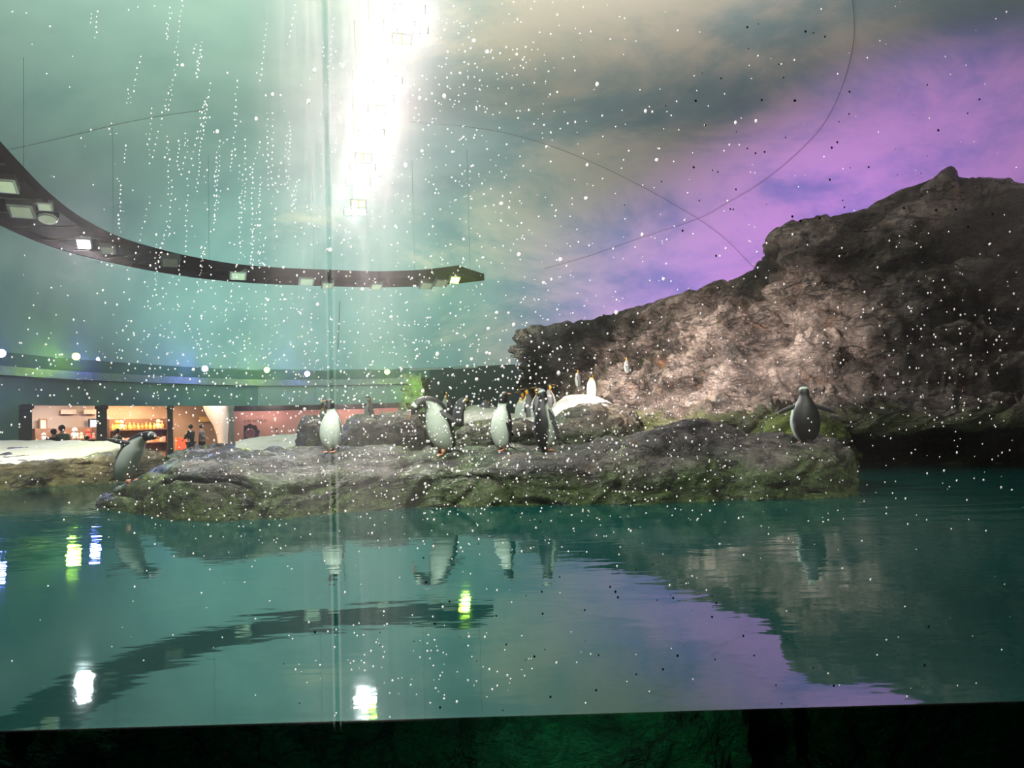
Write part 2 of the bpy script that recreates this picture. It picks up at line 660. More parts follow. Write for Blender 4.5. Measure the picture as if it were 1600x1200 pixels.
gl = nt.nodes.new('ShaderNodeBsdfGlossy')
gl.inputs['Roughness'].default_value = 0.03
gl.inputs['Color'].default_value = (0.80, 0.95, 0.93, 1)
nt.links.new(bp.outputs[0], gl.inputs['Normal'])
fr = nt.nodes.new('ShaderNodeFresnel')
fr.inputs['IOR'].default_value = 3.9
nt.links.new(bp.outputs[0], fr.inputs['Normal'])
df = nt.nodes.new('ShaderNodeBsdfDiffuse')
n3 = tex_noise(nt, 0.5, 4, 0.5, pos)
dc = ramp(nt, n3.outputs[0], [(0.3, (0.0006, 0.036, 0.030)), (0.7, (0.001, 0.050, 0.043))])
nt.links.new(dc.outputs[0], df.inputs['Color'])
tr = nt.nodes.new('ShaderNodeBsdfTransparent')
tr.inputs['Color'].default_value = (0.25, 0.75, 0.55, 1)
mx = nt.nodes.new('ShaderNodeMixShader')
mx.inputs[0].default_value = 0.22
nt.links.new(df.outputs[0], mx.inputs[1])
nt.links.new(tr.outputs[0], mx.inputs[2])
mx2 = nt.nodes.new('ShaderNodeMixShader')
nt.links.new(fr.outputs[0], mx2.inputs[0])
nt.links.new(mx.outputs[0], mx2.inputs[1])
nt.links.new(gl.outputs[0], mx2.inputs[2])
nt.links.new(mx2.outputs[0], out.inputs['Surface'])
WATER = m
bm = bmesh.new()
ring = [bm.verts.new((p.x, p.y, 0)) for p in plan_s]
ring = [bm.verts.new((-13.8, 2.302, 0))] + ring + [bm.verts.new((13.0, 2.302, 0))]
f = bm.faces.new(ring)
bmesh.ops.triangulate(bm, faces=[f])
pw_ = bm_obj('pool_water', bm, WATER)
if pw_.data.polygons[0].normal.z < 0:
    pw_.data.flip_normals()
tag(pw_, 'teal rippled pool water between the viewing glass and the rocks', 'water', kind='stuff')

# ------------------------------------------------------------------ rocks
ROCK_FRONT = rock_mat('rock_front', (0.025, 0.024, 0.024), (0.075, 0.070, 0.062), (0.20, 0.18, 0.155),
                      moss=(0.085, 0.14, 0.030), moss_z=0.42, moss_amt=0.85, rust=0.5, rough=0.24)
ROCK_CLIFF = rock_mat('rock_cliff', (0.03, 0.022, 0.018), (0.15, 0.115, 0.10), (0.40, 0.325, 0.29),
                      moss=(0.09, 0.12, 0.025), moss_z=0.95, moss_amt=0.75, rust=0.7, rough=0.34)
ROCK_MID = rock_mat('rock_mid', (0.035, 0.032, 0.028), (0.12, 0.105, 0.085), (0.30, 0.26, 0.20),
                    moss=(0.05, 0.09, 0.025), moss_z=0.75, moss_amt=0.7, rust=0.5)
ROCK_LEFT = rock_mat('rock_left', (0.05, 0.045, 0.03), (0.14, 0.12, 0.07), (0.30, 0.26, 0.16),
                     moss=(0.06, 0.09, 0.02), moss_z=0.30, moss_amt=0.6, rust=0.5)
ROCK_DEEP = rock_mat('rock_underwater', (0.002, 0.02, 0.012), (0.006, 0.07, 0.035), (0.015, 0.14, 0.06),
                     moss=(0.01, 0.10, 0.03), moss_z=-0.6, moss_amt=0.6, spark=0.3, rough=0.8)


def st(px, wl_d, prof, back_d, zb=-1.2):
    """station: under water start, then (py,d) points, then down at the back"""
    pts = [PZ(px, wl_d + 0.15, zb), PZ(px, wl_d, -0.12)]
    pts += [P(px, py, d) for py, d in prof]
    pts += [PZ(px, back_d, -0.2), PZ(px, back_d + 0.2, zb)]
    return pts


front = [
    st(150, 8.6, [(795, 8.65), (790, 8.7), (784, 8.9), (782, 9.2), (780, 9.6)], 9.8),
    st(185, 8.2, [(792, 8.3), (780, 8.5), (770, 8.8), (765, 9.2), (764, 9.8)], 10.2),
    st(230, 7.75, [(798, 7.85), (775, 8.0), (760, 8.3), (748, 8.8), (744, 9.6)], 10.6),
    st(280, 7.3, [(804, 7.4), (765, 7.55), (738, 7.9), (724, 8.8), (718, 10.2)], 11.0),
    st(340, 7.1, [(806, 7.15), (765, 7.3), (733, 7.6), (715, 8.8), (708, 10.4)], 11.2),
    st(410, 7.05, [(806, 7.1), (770, 7.2), (743, 7.45), (716, 8.8), (706, 10.8)], 11.6),
    st(480, 7.2, [(802, 7.25), (768, 7.35), (742, 7.55), (718, 8.8), (708, 11.0)], 11.8),
    st(560, 7.5, [(794, 7.55), (765, 7.62), (738, 7.75), (716, 8.9), (704, 11.2)], 12.0),
    st(640, 7.6, [(788, 7.62), (762, 7.7), (736, 7.85), (715, 9.0), (701, 11.4)], 12.0),
    st(720, 7.65, [(788, 7.68), (760, 7.75), (732, 7.9), (712, 9.2), (699, 11.4)], 12.0),
    st(800, 7.55, [(792, 7.6), (758, 7.68), (727, 7.85), (708, 9.3), (698, 11.4)], 12.0),
    st(870, 7.5, [(795, 7.5), (755, 7.6), (722, 7.8), (706, 9.2), (697, 11.2)], 11.8),
    st(950, 7.4, [(796, 7.45), (748, 7.55), (712, 7.85), (696, 9.2), (688, 10.8)], 11.4),
    st(1020, 7.4, [(795, 7.45), (740, 7.55), (694, 7.95), (678, 8.9), (676, 10.2)], 10.9),
    st(1090, 7.4, [(792, 7.45), (735, 7.6), (680, 8.1), (664, 8.9), (668, 9.8)], 10.5),
    st(1150, 7.45, [(788, 7.48), (738, 7.6), (692, 8.0), (676, 8.8), (680, 9.6)], 10.0),
    st(1200, 7.5, [(784, 7.45), (738, 7.45), (702, 7.8), (688, 8.8), (686, 9.5)], 9.9),
    st(1260, 7.55, [(778, 7.5), (735, 7.5), (704, 7.8), (690, 8.8), (685, 9.4)], 9.8),
    st(1300, 7.7, [(774, 7.65), (738, 7.6), (710, 7.9), (694, 8.7), (690, 9.2)], 9.5),
    st(1326, 7.85, [(772, 7.8), (748, 7.8), (725, 8.0), (712, 8.5), (708, 8.9)], 9.2),
    st(1340, 8.0, [(772, 8.05), (762, 8.1), (752, 8.2), (748, 8.4), (748, 8.6)], 8.8),
]
rock_front = reg(tag(rock_loft('rock_island', front, 560, 170, ROCK_FRONT, amp=0.035, freq=2.0, facet=0.0, crag=0.085, seed=1, ledge=0.07),
                     'long low mossy rock island in the pool right in front, penguins on top', 'rock'))
lip = [st(1180, 7.5, [(822, 7.45), (822, 7.5), (820, 7.6), (818, 7.7)], 7.9),
       st(1240, 7.45, [(792, 7.4), (784, 7.42), (778, 7.55), (776, 7.75)], 8.0),
       st(1290, 7.45, [(784, 7.4), (772, 7.42), (764, 7.6), (764, 7.85)], 8.1),
       st(1325, 7.55, [(778, 7.52), (768, 7.6), (762, 7.75), (764, 7.95)], 8.2),
       st(1345, 7.8, [(776, 7.8), (772, 7.85), (770, 7.9), (772, 8.0)], 8.15)]
rock_lip = reg(tag(rock_loft('rock', lip, 90, 40, ROCK_FRONT, amp=0.025, freq=3, facet=0.02, seed=5),
                   'small olive rock lip at the water under the right end of the island', 'rock'))

# cliff: skyline and ledge, with true depth running from right-near to left-far
cl = [
    # px, top(py,d), slopes..., ledge edge, under-ledge
    (812, [(632, 27.6), (600, 27.5), (560, 27.6), (530, 27.8), (520, 28.2)], 29.5, 27.0),
    (822, [(640, 25.0), (600, 26.0), (555, 26.6), (527, 27.0), (513, 27.6)], 29.5, 24.5),
    (860, [(645, 22.0), (620, 23.5), (570, 25.0), (530, 25.9), (509, 26.6)], 28.6, 21.5),
    (910, [(650, 18.5), (622, 21.5), (572, 23.4), (525, 24.5), (502, 25.2)], 27.4, 18),
    (960, [(655, 16.0), (622, 19.2), (570, 21.6), (515, 22.9), (488, 23.6)], 25.8, 15.5),
    (1020, [(660, 14.0), (628, 17.0), (570, 19.6), (505, 21.0), (473, 21.8)], 24.2, 13.5),
    (1080, [(662, 12.4), (632, 15.0), (570, 17.6), (495, 19.4), (457, 20.2)], 22.8, 12.0),
    (1140, [(655, 11.8), (630, 13.6), (560, 16.0), (480, 18.0), (436, 18.8)], 21.4, 11.5),
    (1185, [(650, 11.5), (625, 12.9), (555, 15.0), (465, 17.0), (410, 17.8)], 20.4, 11.3),
    (1205, [(648, 11.4), (622, 12.7), (545, 14.7), (445, 16.5), (367, 17.4)], 20.0, 11.2),
    (1250, [(646, 11.2), (620, 12.4), (535, 14.3), (435, 16.0), (343, 17.0)], 19.6, 11.2),
    (1330, [(645, 11.0), (618, 12.0), (530, 13.7), (425, 15.5), (330, 16.6)], 19.2, 11.2),
    (1400, [(645, 10.8), (615, 11.7), (520, 13.2), (405, 15.0), (300, 16.2)], 18.8, 11.2),
    (1455, [(644, 10.6), (612, 11.4), (510, 12.9), (395, 14.6), (281, 15.9)], 18.4, 11.1),
    (1510, [(642, 10.4), (610, 11.2), (500, 12.6), (385, 14.2), (277, 15.6)], 18.2, 11.0),
    (1570, [(640, 10.3), (608, 11.0), (495, 12.4), (380, 14.0), (281, 15.3)], 18.0, 10.9),
    (1640, [(640, 10.2), (605, 10.9), (490, 12.2), (380, 13.8), (292, 15.0)], 17.6, 10.8),
    (1760, [(640, 10.0), (600, 10.7), (490, 12.0), (390, 13.4), (315, 14.6)], 17.0, 10.6),
    (1950, [(640, 9.6), (600, 10.3), (500, 11.6), (420, 12.8), (360, 13.8)], 16.0, 10.2),
]
cst = []
for px, prof, bd, ld in cl:
    e = P(px, *prof[0])
    under = 0.35 if px > 1180 else 0.1
    lowd = prof[0][1] + (0.7 if px > 1180 else -0.1)
    pts = [PZ(px, lowd + 0.3, -1.2), PZ(px, lowd, 0.05), PZ(px, lowd - 0.1, max(0.05, e.z - (0.42 if px > 1180 else 0.2))),
           PZ(px, prof[0][1] - 0.05, e.z - (0.30 if px > 1180 else 0.12)), e]
    pts += [P(px, py, d) for py, d in prof[1:]]
    pk = pts[-1]
    pts += [Vector((pk.x + 0.25, pk.y + 0.7, pk.z - 0.25)), Vector((*PZ(px, bd, 1.0).xy, 1.0)), Vector((*PZ(px, bd + 0.5, -1).xy, -1.2))]
    cst.append(pts)
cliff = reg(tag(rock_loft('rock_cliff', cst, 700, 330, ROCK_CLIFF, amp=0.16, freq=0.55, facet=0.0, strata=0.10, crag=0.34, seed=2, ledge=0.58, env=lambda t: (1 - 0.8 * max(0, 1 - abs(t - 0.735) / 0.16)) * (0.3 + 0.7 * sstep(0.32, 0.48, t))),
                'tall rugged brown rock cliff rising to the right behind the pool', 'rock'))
# knob on the skyline
knob = []
for px, t in ((1438, 300), (1452, 284), (1468, 270), (1484, 262), (1494, 268), (1500, 290)):
    knob.append([P(px, 310, 15.2), P(px, (t + 300) / 2, 15.1), P(px, t, 15.4), P(px, t + 4, 15.9), P(px, 310, 16.3)])
tag(rock_loft('rock', knob, 60, 40, ROCK_CLIFF, amp=0.03, freq=2.5, facet=0.03, seed=3),
    'small dark boulder perched on the highest point of the cliff skyline', 'rock')

# mid-ground boulders behind the island
def boulder(px0, px1, ytop, d0, depth, ybot, label, mat=ROCK_MID, seed=0, n=140, amp=0.05, skew=0.5, facet=0.05, snowy=False, vv=60):
    S = 9
    sts = []
    for i in range(S):
        u = i / (S - 1)
        px = px0 + (px1 - px0) * u
        e = (1 - abs(2 * u - 1) ** 4.0)
        yt = ybot + (ytop(u) if callable(ytop) else ytop) * e - ybot * e
        dd = depth * (0.35 + 0.65 * e)
        df = d0 + (1 - e) * depth * 0.35
        yb = ybot
        sts.append([PZ(px, df + 0.1, -0.9), P(px, yb, df), P(px, yb * 0.55 + yt * 0.45, df - 0.02 * depth),
                    P(px, yt + (yb - yt) * 0.12, df + 0.06 * depth), P(px, yt, df + 0.3 * depth), 
                    PZ(px, df + 0.8 * depth, P(px, yt, df + 0.3 * depth).z - 0.05), PZ(px, df + depth, -0.9)])
    return reg(tag(rock_loft('rock', sts, n, vv, mat, amp=amp, freq=1.8, facet=0, crag=facet * 1.6, ledge=0.05, seed=seed), label, 'rock'))


r_ledge = boulder(520, 655, 652, 13.0, 3.0, 708, 'flat-topped green mossy ledge behind the island, left of centre', seed=11)
r_small = boulder(462, 512, 655, 12.6, 1.6, 712, 'rounded boulder with pale top behind the leftmost standing penguin pair', seed=12, n=80)
r_hump = boulder(598, 672, 646, 12.4, 1.6, 712, 'pale hunched boulder right behind the bowing penguin', seed=13, n=80)
r_mid = boulder(690, 870, lambda u: 664 - 3 * u, 12.6, 2.4, 712, 'dark low boulder with pale crest behind the two upright penguins', seed=14)
r_right = boulder(845, 1026, lambda u: 640 - 4 * sin(pi * u) + 14 * max(0, u - .7), 12.4, 4.5, 712, 'dark mossy boulder with snow on its crest, below the cliff', seed=15, n=180)
r_terr = boulder(480, 860, 668, 17.0, 12.0, 700, 'low broad rear rock terrace where the far penguins gather', seed=16, n=160, amp=0.08)
r_rl = boulder(1158, 1345, lambda u: 650, 10.6, 1.4, 716, 'mossy low shelf rock with painted yellow green glow, behind the lone penguin', seed=17, n=120,
               mat=rock_mat('rock_shelf_glow', (0.03, 0.035, 0.02), (0.09, 0.10, 0.05), (0.20, 0.20, 0.11), moss=(0.22, 0.30, 0.03), moss_z=1.0, moss_amt=0.8))  # moss colour brightened to paint in the green lamp's glow
# left bank
bank = [
    st(-160, 10.6, [(768, 10.65), (745, 10.7), (730, 11.0), (716, 12.6), (703, 15.2)], 15.8),
    st(-60, 11.0, [(764, 11.05), (742, 11.1), (728, 11.4), (714, 13.3), (701, 17.0)], 17.8),
    st(20, 11.5, [(758, 11.55), (738, 11.6), (724, 11.8), (712, 14), (697, 18.6)], 19.6),
    st(90, 11.9, [(752, 11.95), (732, 12.0), (719, 12.2), (708, 14), (697, 18.0)], 20.0),
    st(150, 12.2, [(746, 12.25), (726, 12.3), (712, 12.5), (706, 14), (699, 16.5)], 18.0),
    st(195, 12.4, [(742, 12.45), (722, 12.5), (708, 12.8), (703, 13.6), (701, 15.0)], 16.0),
    st(228, 12.5, [(740, 12.5), (718, 12.6), (705, 12.8), (703, 13.4), (704, 14.2)], 15.0),
    st(252, 12.7, [(738, 12.7), (722, 12.75), (710, 12.9), (709, 13.2), (711, 13.6)], 14.2),
    st(264, 12.9, [(738, 12.9), (733, 12.92), (728, 13.0), (728, 13.2), (730, 13.4)], 13.8),
]
r_bank = reg(tag(rock_loft('rock', bank, 300, 100, ROCK_LEFT, amp=0.04, freq=1.6, facet=0, crag=0.08, seed=21),
                 'low yellowish brown rock bank at the far left with snow on top', 'rock'))
r_low = boulder(258, 480, lambda u: 703 - 4 * u, 15.5, 5.0, 720, 'low grey brown rock shelf below the pink wall', seed=22, mat=ROCK_LEFT)

# snow
m, nt, b = new_mat('snow')
pos, s = coords(nt)
n1 = tex_noise(nt, 3, 6, 0.6, pos)
n2 = tex_noise(nt, 9, 3, 0.6, pos)
c = ramp(nt, n1.outputs[0], [(0.3, (0.42, 0.41, 0.34)), (0.7, (0.58, 0.57, 0.51))]).outputs[0]
f = maprange(nt, n2.outputs[0], 0.68, 0.74, 0, 0.8)
c = mixc(nt, f, c, (0.16, 0.12, 0.07, 1))
nt.links.new(c, b.inputs['Base Color'])
b.inputs['Roughness'].default_value = 0.8
bump(nt, n1.outputs[0], 0.4, 0.1, b)
SNOW = m


def snow(stations, label, seed=0, nu=80, nv=30, amp=0.02):
    return reg(tag(rock_loft('snow_patch', stations, nu, nv, SNOW, amp=amp, freq=1.5, facet=0, seed=seed), label, 'snow'))


def sn(px, f, t, bk, df, db):
    a, b_, c = P(px, f, df), P(px, t, (df + db) / 2), P(px, bk, db)
    u_ = Vector((0, 0, 0.05))
    return [Vector((a.x, a.y, a.z - 0.25)), a, b_ + u_, c + u_, Vector((c.x, c.y, c.z - 0.6))]


snow([sn(-170, 733, 712, 696, 11.4, 15), sn(-60, 728, 708, 693, 11.8, 16.8), sn(20, 721, 706, 691, 12.1, 19), sn(90, 714, 702, 692, 12.5, 18),
      sn(150, 706, 700, 694, 13, 16.5), sn(188, 700, 698, 696, 14, 15.5)], 'broad sheet of yellowish snow on the left rock bank', 30)
snow([sn(368, 703, 699, 696, 15, 18), sn(385, 706, 694, 690, 14.8, 19), sn(420, 705, 689, 686, 14.6, 19), sn(455, 704, 686, 683, 14.6, 19),
      sn(470, 703, 688, 686, 14.6, 18.6), sn(477, 706, 700, 698, 14.8, 18)], 'smooth white snow mound in front of the pink wall', 31)
snow([sn(725, 656, 648, 641, 15.2, 21), sn(742, 652, 642, 637, 15.2, 21), sn(770, 650, 644, 638, 15.2, 21), sn(800, 659, 656, 650, 15, 20),
      sn(830, 659, 654, 647, 14.8, 20), sn(850, 656, 651, 645, 14.8, 20)], 'narrow snow strip behind the upright penguins', 32)
snow([sn(858, 650, 649, 647, 13.6, 18.5), sn(870, 644, 638, 633, 13.6, 18.5), sn(885, 641, 630, 622, 13.8, 19.5), sn(905, 639, 628, 620, 14.0, 19.5), sn(930, 637, 628, 623, 14.2, 19),
      sn(948, 637, 633, 631, 14.4, 18), sn(962, 642, 642, 641, 14.6, 17)], 'bright snow heap beside the two king penguins below the cliff', 33)

# submerged rock bank seen through the glass below the water line
deep = []
for px, dn in ((-300, 5.6), (0, 5.0), (250, 4.4), (450, 3.6), (650, 3.3), (850, 3.2), (1050, 3.3), (1180, 3.6), (1250, 4.6), (1500, 5.6), (1900, 6)):
    deep.append([PZ(px, dn - 0.3, -2.0), PZ(px, dn, -1.1), PZ(px, dn + 0.35, -0.55), PZ(px, dn + 0.9, -0.32), PZ(px, dn + 2.0, -0.6), PZ(px, dn + 3.4, -1.5)])
tag(rock_loft('rock', deep, 240, 70, ROCK_DEEP, amp=0.10, freq=1.8, facet=0.10, ffreq=2.0, seed=41),
    'dark green submerged rock seen through the glass under the water line', 'rock')
spot((0.3, 2.55, -0.12), (0.9, 4.2, -1.0), 30, (0.25, 1.0, 0.55), 130, 1.0, 0.05)  # unseen spots added below the surface to brighten the submerged rock
spot((-1.4, 2.55, -0.12), (-1.0, 4.5, -1.0), 9, (0.15, 0.8, 0.7), 130, 1.0, 0.05)


# ------------------------------------------------------------------ penguins
def attr_mat(name, rough=0.6, bumpy=0.25):
    m, nt, b = new_mat(name)
    a = nt.nodes.new('ShaderNodeVertexColor')
    a.layer_name = 'plumage'
    pos, s = coords(nt)
    n = tex_noise(nt, 60, 3, 0.6, pos)
    r = ramp(nt, n.outputs[0], [(0.3, (0.75, 0.75, 0.75)), (0.7, (1.1, 1.1, 1.1))])
    nt.links.new(mixc(nt, 0.5, a.outputs[0], r.outputs[0], 'MULTIPLY'), b.inputs['Base Color'])
    b.inputs['Roughness'].default_value = rough
    bump(nt, n.outputs[0], bumpy, 0.01, b)
    return m


PLUM = attr_mat('penguin_plumage', 0.5)
FOOT = plain('penguin_foot', (0.55, 0.25, 0.14), 0.6, 0, 0.2, 30)
BEAK_G = plain('gentoo_beak', (0.35, 0.10, 0.03), 0.4)
BEAK_K = plain('king_beak', (0.45, 0.20, 0.05), 0.4)
EYE_M = plain('penguin_eye', (0.01, 0.008, 0.006), 0.15)

BLK = Vector((0.010, 0.009, 0.010))
WHT = Vector((0.50, 0.56, 0.48))
SLV = Vector((0.17, 0.165, 0.185))
YEL = Vector((0.85, 0.55, 0.02))
ORG = Vector((0.9, 0.32, 0.02))


def set_col(me, cols):
    ca = me.color_attributes.new('plumage', 'FLOAT_COLOR', 'POINT')
    for i, c in enumerate(cols):
        ca.data[i].color = (c[0], c[1], c[2], 1)


def sstep(a, b_, x):
    t = max(0, min(1, (x - a) / (b_ - a)))
    return t * t * (3 - 2 * t)


def flipper_mesh(L, W, name, root, mat, rot, parent, inner_white=True, edge=None):
    """blade hanging along -z before rotation; local +y is the outside"""
    vs, cs, fs = [], [], []
    n, sg = 14, 10
    for i in range(n):
        t = i / (n - 1)
        wdt = W * (0.55 + 0.9 * t - 1.35 * t * t) * (1 if t < 0.98 else 0.3)
        wdt = max(wdt, W * 0.08)
        th = W * 0.16 * (1 - 0.75 * t) + 0.003
        cx = -W * 0.35 * t * t
        for k in range(sg):
            a = 2 * pi * k / sg
            v = Vector((cx + cos(a) * wdt * 0.5, sin(a) * th + 0.02 * L * sin(pi * t), -L * t))
            vs.append(rot @ v + root)
            ins = sin(a) < -0.1 and inner_white and 0.15 < t < 0.9 and abs(cos(a)) < 0.8
            cs.append(WHT * 0.12 if ins else (edge if edge and abs(cos(a)) > 0.85 else BLK * 1.3))
    for i in range(n - 1):
        for k in range(sg):
            fs.append((i * sg + k, i * sg + (k + 1) % sg, (i + 1) * sg + (k + 1) % sg, (i + 1) * sg + k))
    fs.append(tuple(range(sg))[::-1])
    fs.append(tuple((n - 1) * sg + k for k in range(sg)))
    o = mesh_obj(name, vs, fs, mat, parent)
    set_col(o.data, cs)
    return o


UP = [(-.005, 0, .035, .02), (-.01, 0, .06, .085), (0, 0, .14, .135), (.015, 0, .28, .168), (.015, 0, .42, .172), (0, 0, .55, .152),
      (-.015, 0, .66, .118), (-.015, 0, .745, .082), (-.005, 0, .815, .068), (.01, 0, .872, .072), (.035, 0, .925, .066), (.07, 0, .952, .048), (.10, 0, .955, .024), (.112, 0, .955, .006)]
KING = [(-.01, 0, .03, .02), (-.015, 0, .055, .075), (-.01, 0, .13, .115), (.0, 0, .27, .138), (.01, 0, .42, .142), (.01, 0, .56, .130),
        (0, 0, .67, .105), (-.005, 0, .755, .068), (0, 0, .83, .05), (.005, 0, .885, .054), (.02, 0, .935, .052), (.05, 0, .962, .040), (.078, 0, .965, .022), (.088, 0, .965, .006)]


def penguin(px, py, d, h, yaw, label, kind='gentoo', spine=None, flip=((12, 0), (12, 0)), on=None, group=None, z=None, name=None, twist=20, headturn=0, feet=True, fat=1.12):
    """px,py: where it stands in the frame; yaw: 0 faces away... angle of facing direction in the ground plane (0=+x)"""
    sp = list(spine or (UP if kind == 'gentoo' else KING))
    base = P(px, py, d)
    zz = z if z is not None else None
    if zz is None:
        zz = snap_z(on, base.x, base.y) if on else base.z
        if zz is None: zz = base.z
    root = empty(name or (kind + '_penguin'), (base.x, base.y, zz), yaw, label, 'penguin', group)
    N, SG = 56, 32
    vs, cs = [], []
    ctr = [Vector(s_[:3]) * h for s_ in sp]
    rad = [s_[3] * h * (fat if i < len(sp) - 6 else 1 + (fat - 1) * 0.55) for i, s_ in enumerate(sp)]
    ctrl = [Vector((*c, r)).to_4d() if False else (c, r) for c, r in zip(ctr, rad)]
    K = len(sp)
    rings = []
    fwd_prev = Vector((1, 0, 0))
    ht = R(headturn)
    def center(u):
        c = cr(ctr, u)
        return c
    def radius(u):
        i = min(int(u), K - 2)
        p0, p1, p2, p3 = rad[max(i - 1, 0)], rad[i], rad[i + 1], rad[min(i + 2, K - 1)]
        w_ = u - i
        return max(0.002, 0.5 * (2 * p1 + (p2 - p0) * w_ + (2 * p0 - 5 * p1 + 4 * p2 - p3) * w_ * w_ + (3 * p1 - p0 - 3 * p2 + p3) * w_ ** 3))
    neck_u = K - 7
    npv = center(neck_u + 0.5)
    frames = []
    for i in range(N):
        u = i / (N - 1) * (K - 1)
        c = center(u)
        t = (center(min(u + 0.15, K - 1)) - center(max(u - 0.15, 0))).normalized()
        side = Vector((0, 1, 0))
        front = side.cross(t)           # belly direction (+x when upright)
        side = t.cross(front).normalized()
        front.normalize()
        frames.append((c, t, side, front, radius(u), u))
    for (c, t, side, front, r, u) in frames:
        turn = ht * sstep(neck_u - 0.5, neck_u + 2.0, u)
        Rz = Matrix.Rotation(turn, 3, 'Z')
        for k in range(SG):
            a = 2 * pi * k / SG
            flat = 0.92 if u < K - 6 else 1.0
            v = c + front * cos(a) * r * flat + side * sin(a) * r
            if turn: v = Rz @ (v - Vector((npv.x, npv.y, 0))) + Vector((npv.x, npv.y, 0))
            vs.append(v)
            fa = abs(a if a <= pi else a - 2 * pi)   # 0 belly, pi back
            nz = noise.noise(v * 9) * 0.05
            head0 = K - 6.15 if kind == 'gentoo' else K - 6.2
            if u > head0:
                cc = BLK.copy()
                if kind == 'gentoo':
                    if K - 4.4 < u < K - 4.05 and fa > 1.7: cc = WHT * 0.9
                else:
                    if K - 5.9 < u < K - 4.0 and 0.9 < fa < 2.1: cc = ORG.copy() if u < K - 4.8 else YEL.copy()
            else:
                wl = (1.68 if kind == 'gentoo' else 1.28) + nz + 0.25 * sstep(K * 0.6, K * 0.2, u)
                f = sstep(wl - 0.06, wl + 0.06, fa)
                back = BLK if kind == 'gentoo' else SLV
                bel = WHT
                if kind == 'king':
                    y = sstep(K - 8.2, K - 6.4, u)
                    bel = WHT.lerp(YEL, y * 0.85)
                cc = bel.lerp(back, f)
                if kind == 'king' and abs(fa - wl) < 0.12: cc = BLK.copy()
            cs.append(cc)
    fs = []
    for i in range(N - 1):
        for k in range(SG):
            fs.append((i * SG + k, i * SG + (k + 1) % SG, (i + 1) * SG + (k + 1) % SG, (i + 1) * SG + k))
    fs.append(tuple(range(SG))[::-1])
    fs.append(tuple((N - 1) * SG + k for k in range(SG)))
    body = mesh_obj('body', vs, fs, PLUM, root)
    set_col(body.data, cs)
    # head frame
    RZ = Matrix.Rotation(ht, 3, 'Z')
    piv = Vector((npv.x, npv.y, 0))
    hd = lambda v: RZ @ (v - piv) + piv
    tip, pre = center(K - 1), center(K - 2.6)
    hdir = (tip - pre).normalized()
    bl = (0.085 if kind == 'gentoo' else 0.125) * h
    bm = bmesh.new()
    pts = [hd(tip - hdir * 0.03 * h), hd(tip + hdir * 0.2 * bl), hd(tip + hdir * 0.65 * bl + Vector((0, 0, -0.002 * h))), hd(tip + hdir * bl + Vector((0, 0, -0.012 * h)))]
    add_tube(bm, pts, [0.019 * h, 0.015 * h, 0.009 * h, 0.002 * h] if kind == 'gentoo' else [0.014 * h, 0.011 * h, 0.007 * h, 0.002 * h], 8)
    bm_obj('beak', bm, BEAK_G if kind == 'gentoo' else BEAK_K, root, True)
    ce = center(K - 3.6)
    re = radius(K - 3.6)
    for sgn in (-1, 1):
        bm = bmesh.new()
        bmesh.ops.create_uvsphere(bm, u_segments=8, v_segments=6, radius=0.011 * h, matrix=Matrix.Translation(hd(ce + Vector((0, sgn * re * 0.93, 0)) + hdir * 0.01 * h)))
        bm_obj('eye', bm, EYE_M, root, True)
    # flippers
    us = K - 8.15 if kind == 'gentoo' else K - 7.8
    cs_, rs_ = center(us), radius(us)
    tb = (center(us + .2) - center(us - .2)).normalized()
    lean = math.atan2(tb.x, tb.z)
    for sgn, (spread, swing) in zip((1, -1), flip):
        rootp = cs_ + Vector((0, sgn * rs_ * 0.82, 0))
        rot = Matrix.Rotation(lean, 3, 'Y') @ Matrix.Rotation(R(swing), 3, 'Y') @ Matrix.Rotation(sgn * R(spread), 3, 'X') @ Matrix.Rotation(sgn * R(twist), 3, 'Z') @ Matrix.Diagonal((1, sgn, 1))
        flipper_mesh(0.40 * h, 0.115 * h, 'flipper', rootp, PLUM, rot, root, edge=WHT * 0.7 if kind == 'gentoo' else None)
    # tail
    c0, r0 = center(1.3), radius(1.3)
    bm = bmesh.new()
    tv = [(-.2, .5), (-.2, -.5), (1, .12), (1, -.12)]
    pb = Vector((c0.x - r0 * 0.6, 0, c0.z))
    tipp = Vector((c0.x - r0 - 0.13 * h, 0, max(0.012, c0.z - 0.06 * h)))
    w0, w1, th = 0.055 * h, 0.012 * h, 0.012 * h
    q = []
    for p, w_ in ((pb, w0), (tipp, w1)):
        for sy in (-1, 1):
            for szz in (-1, 1):
                q.append(bm.verts.new(p + Vector((0, sy * w_, szz * th * (1 if p is pb else 0.4)))))
    for f in ((0, 1, 3, 2), (4, 6, 7, 5), (0, 4, 5, 1), (2, 3, 7, 6), (0, 2, 6, 4), (1, 5, 7, 3)):
        bm.faces.new([q[i] for i in f])
    tl = bm_obj('tail', bm, PLUM, root, False)
    set_col(tl.data, [BLK] * len(tl.data.vertices))
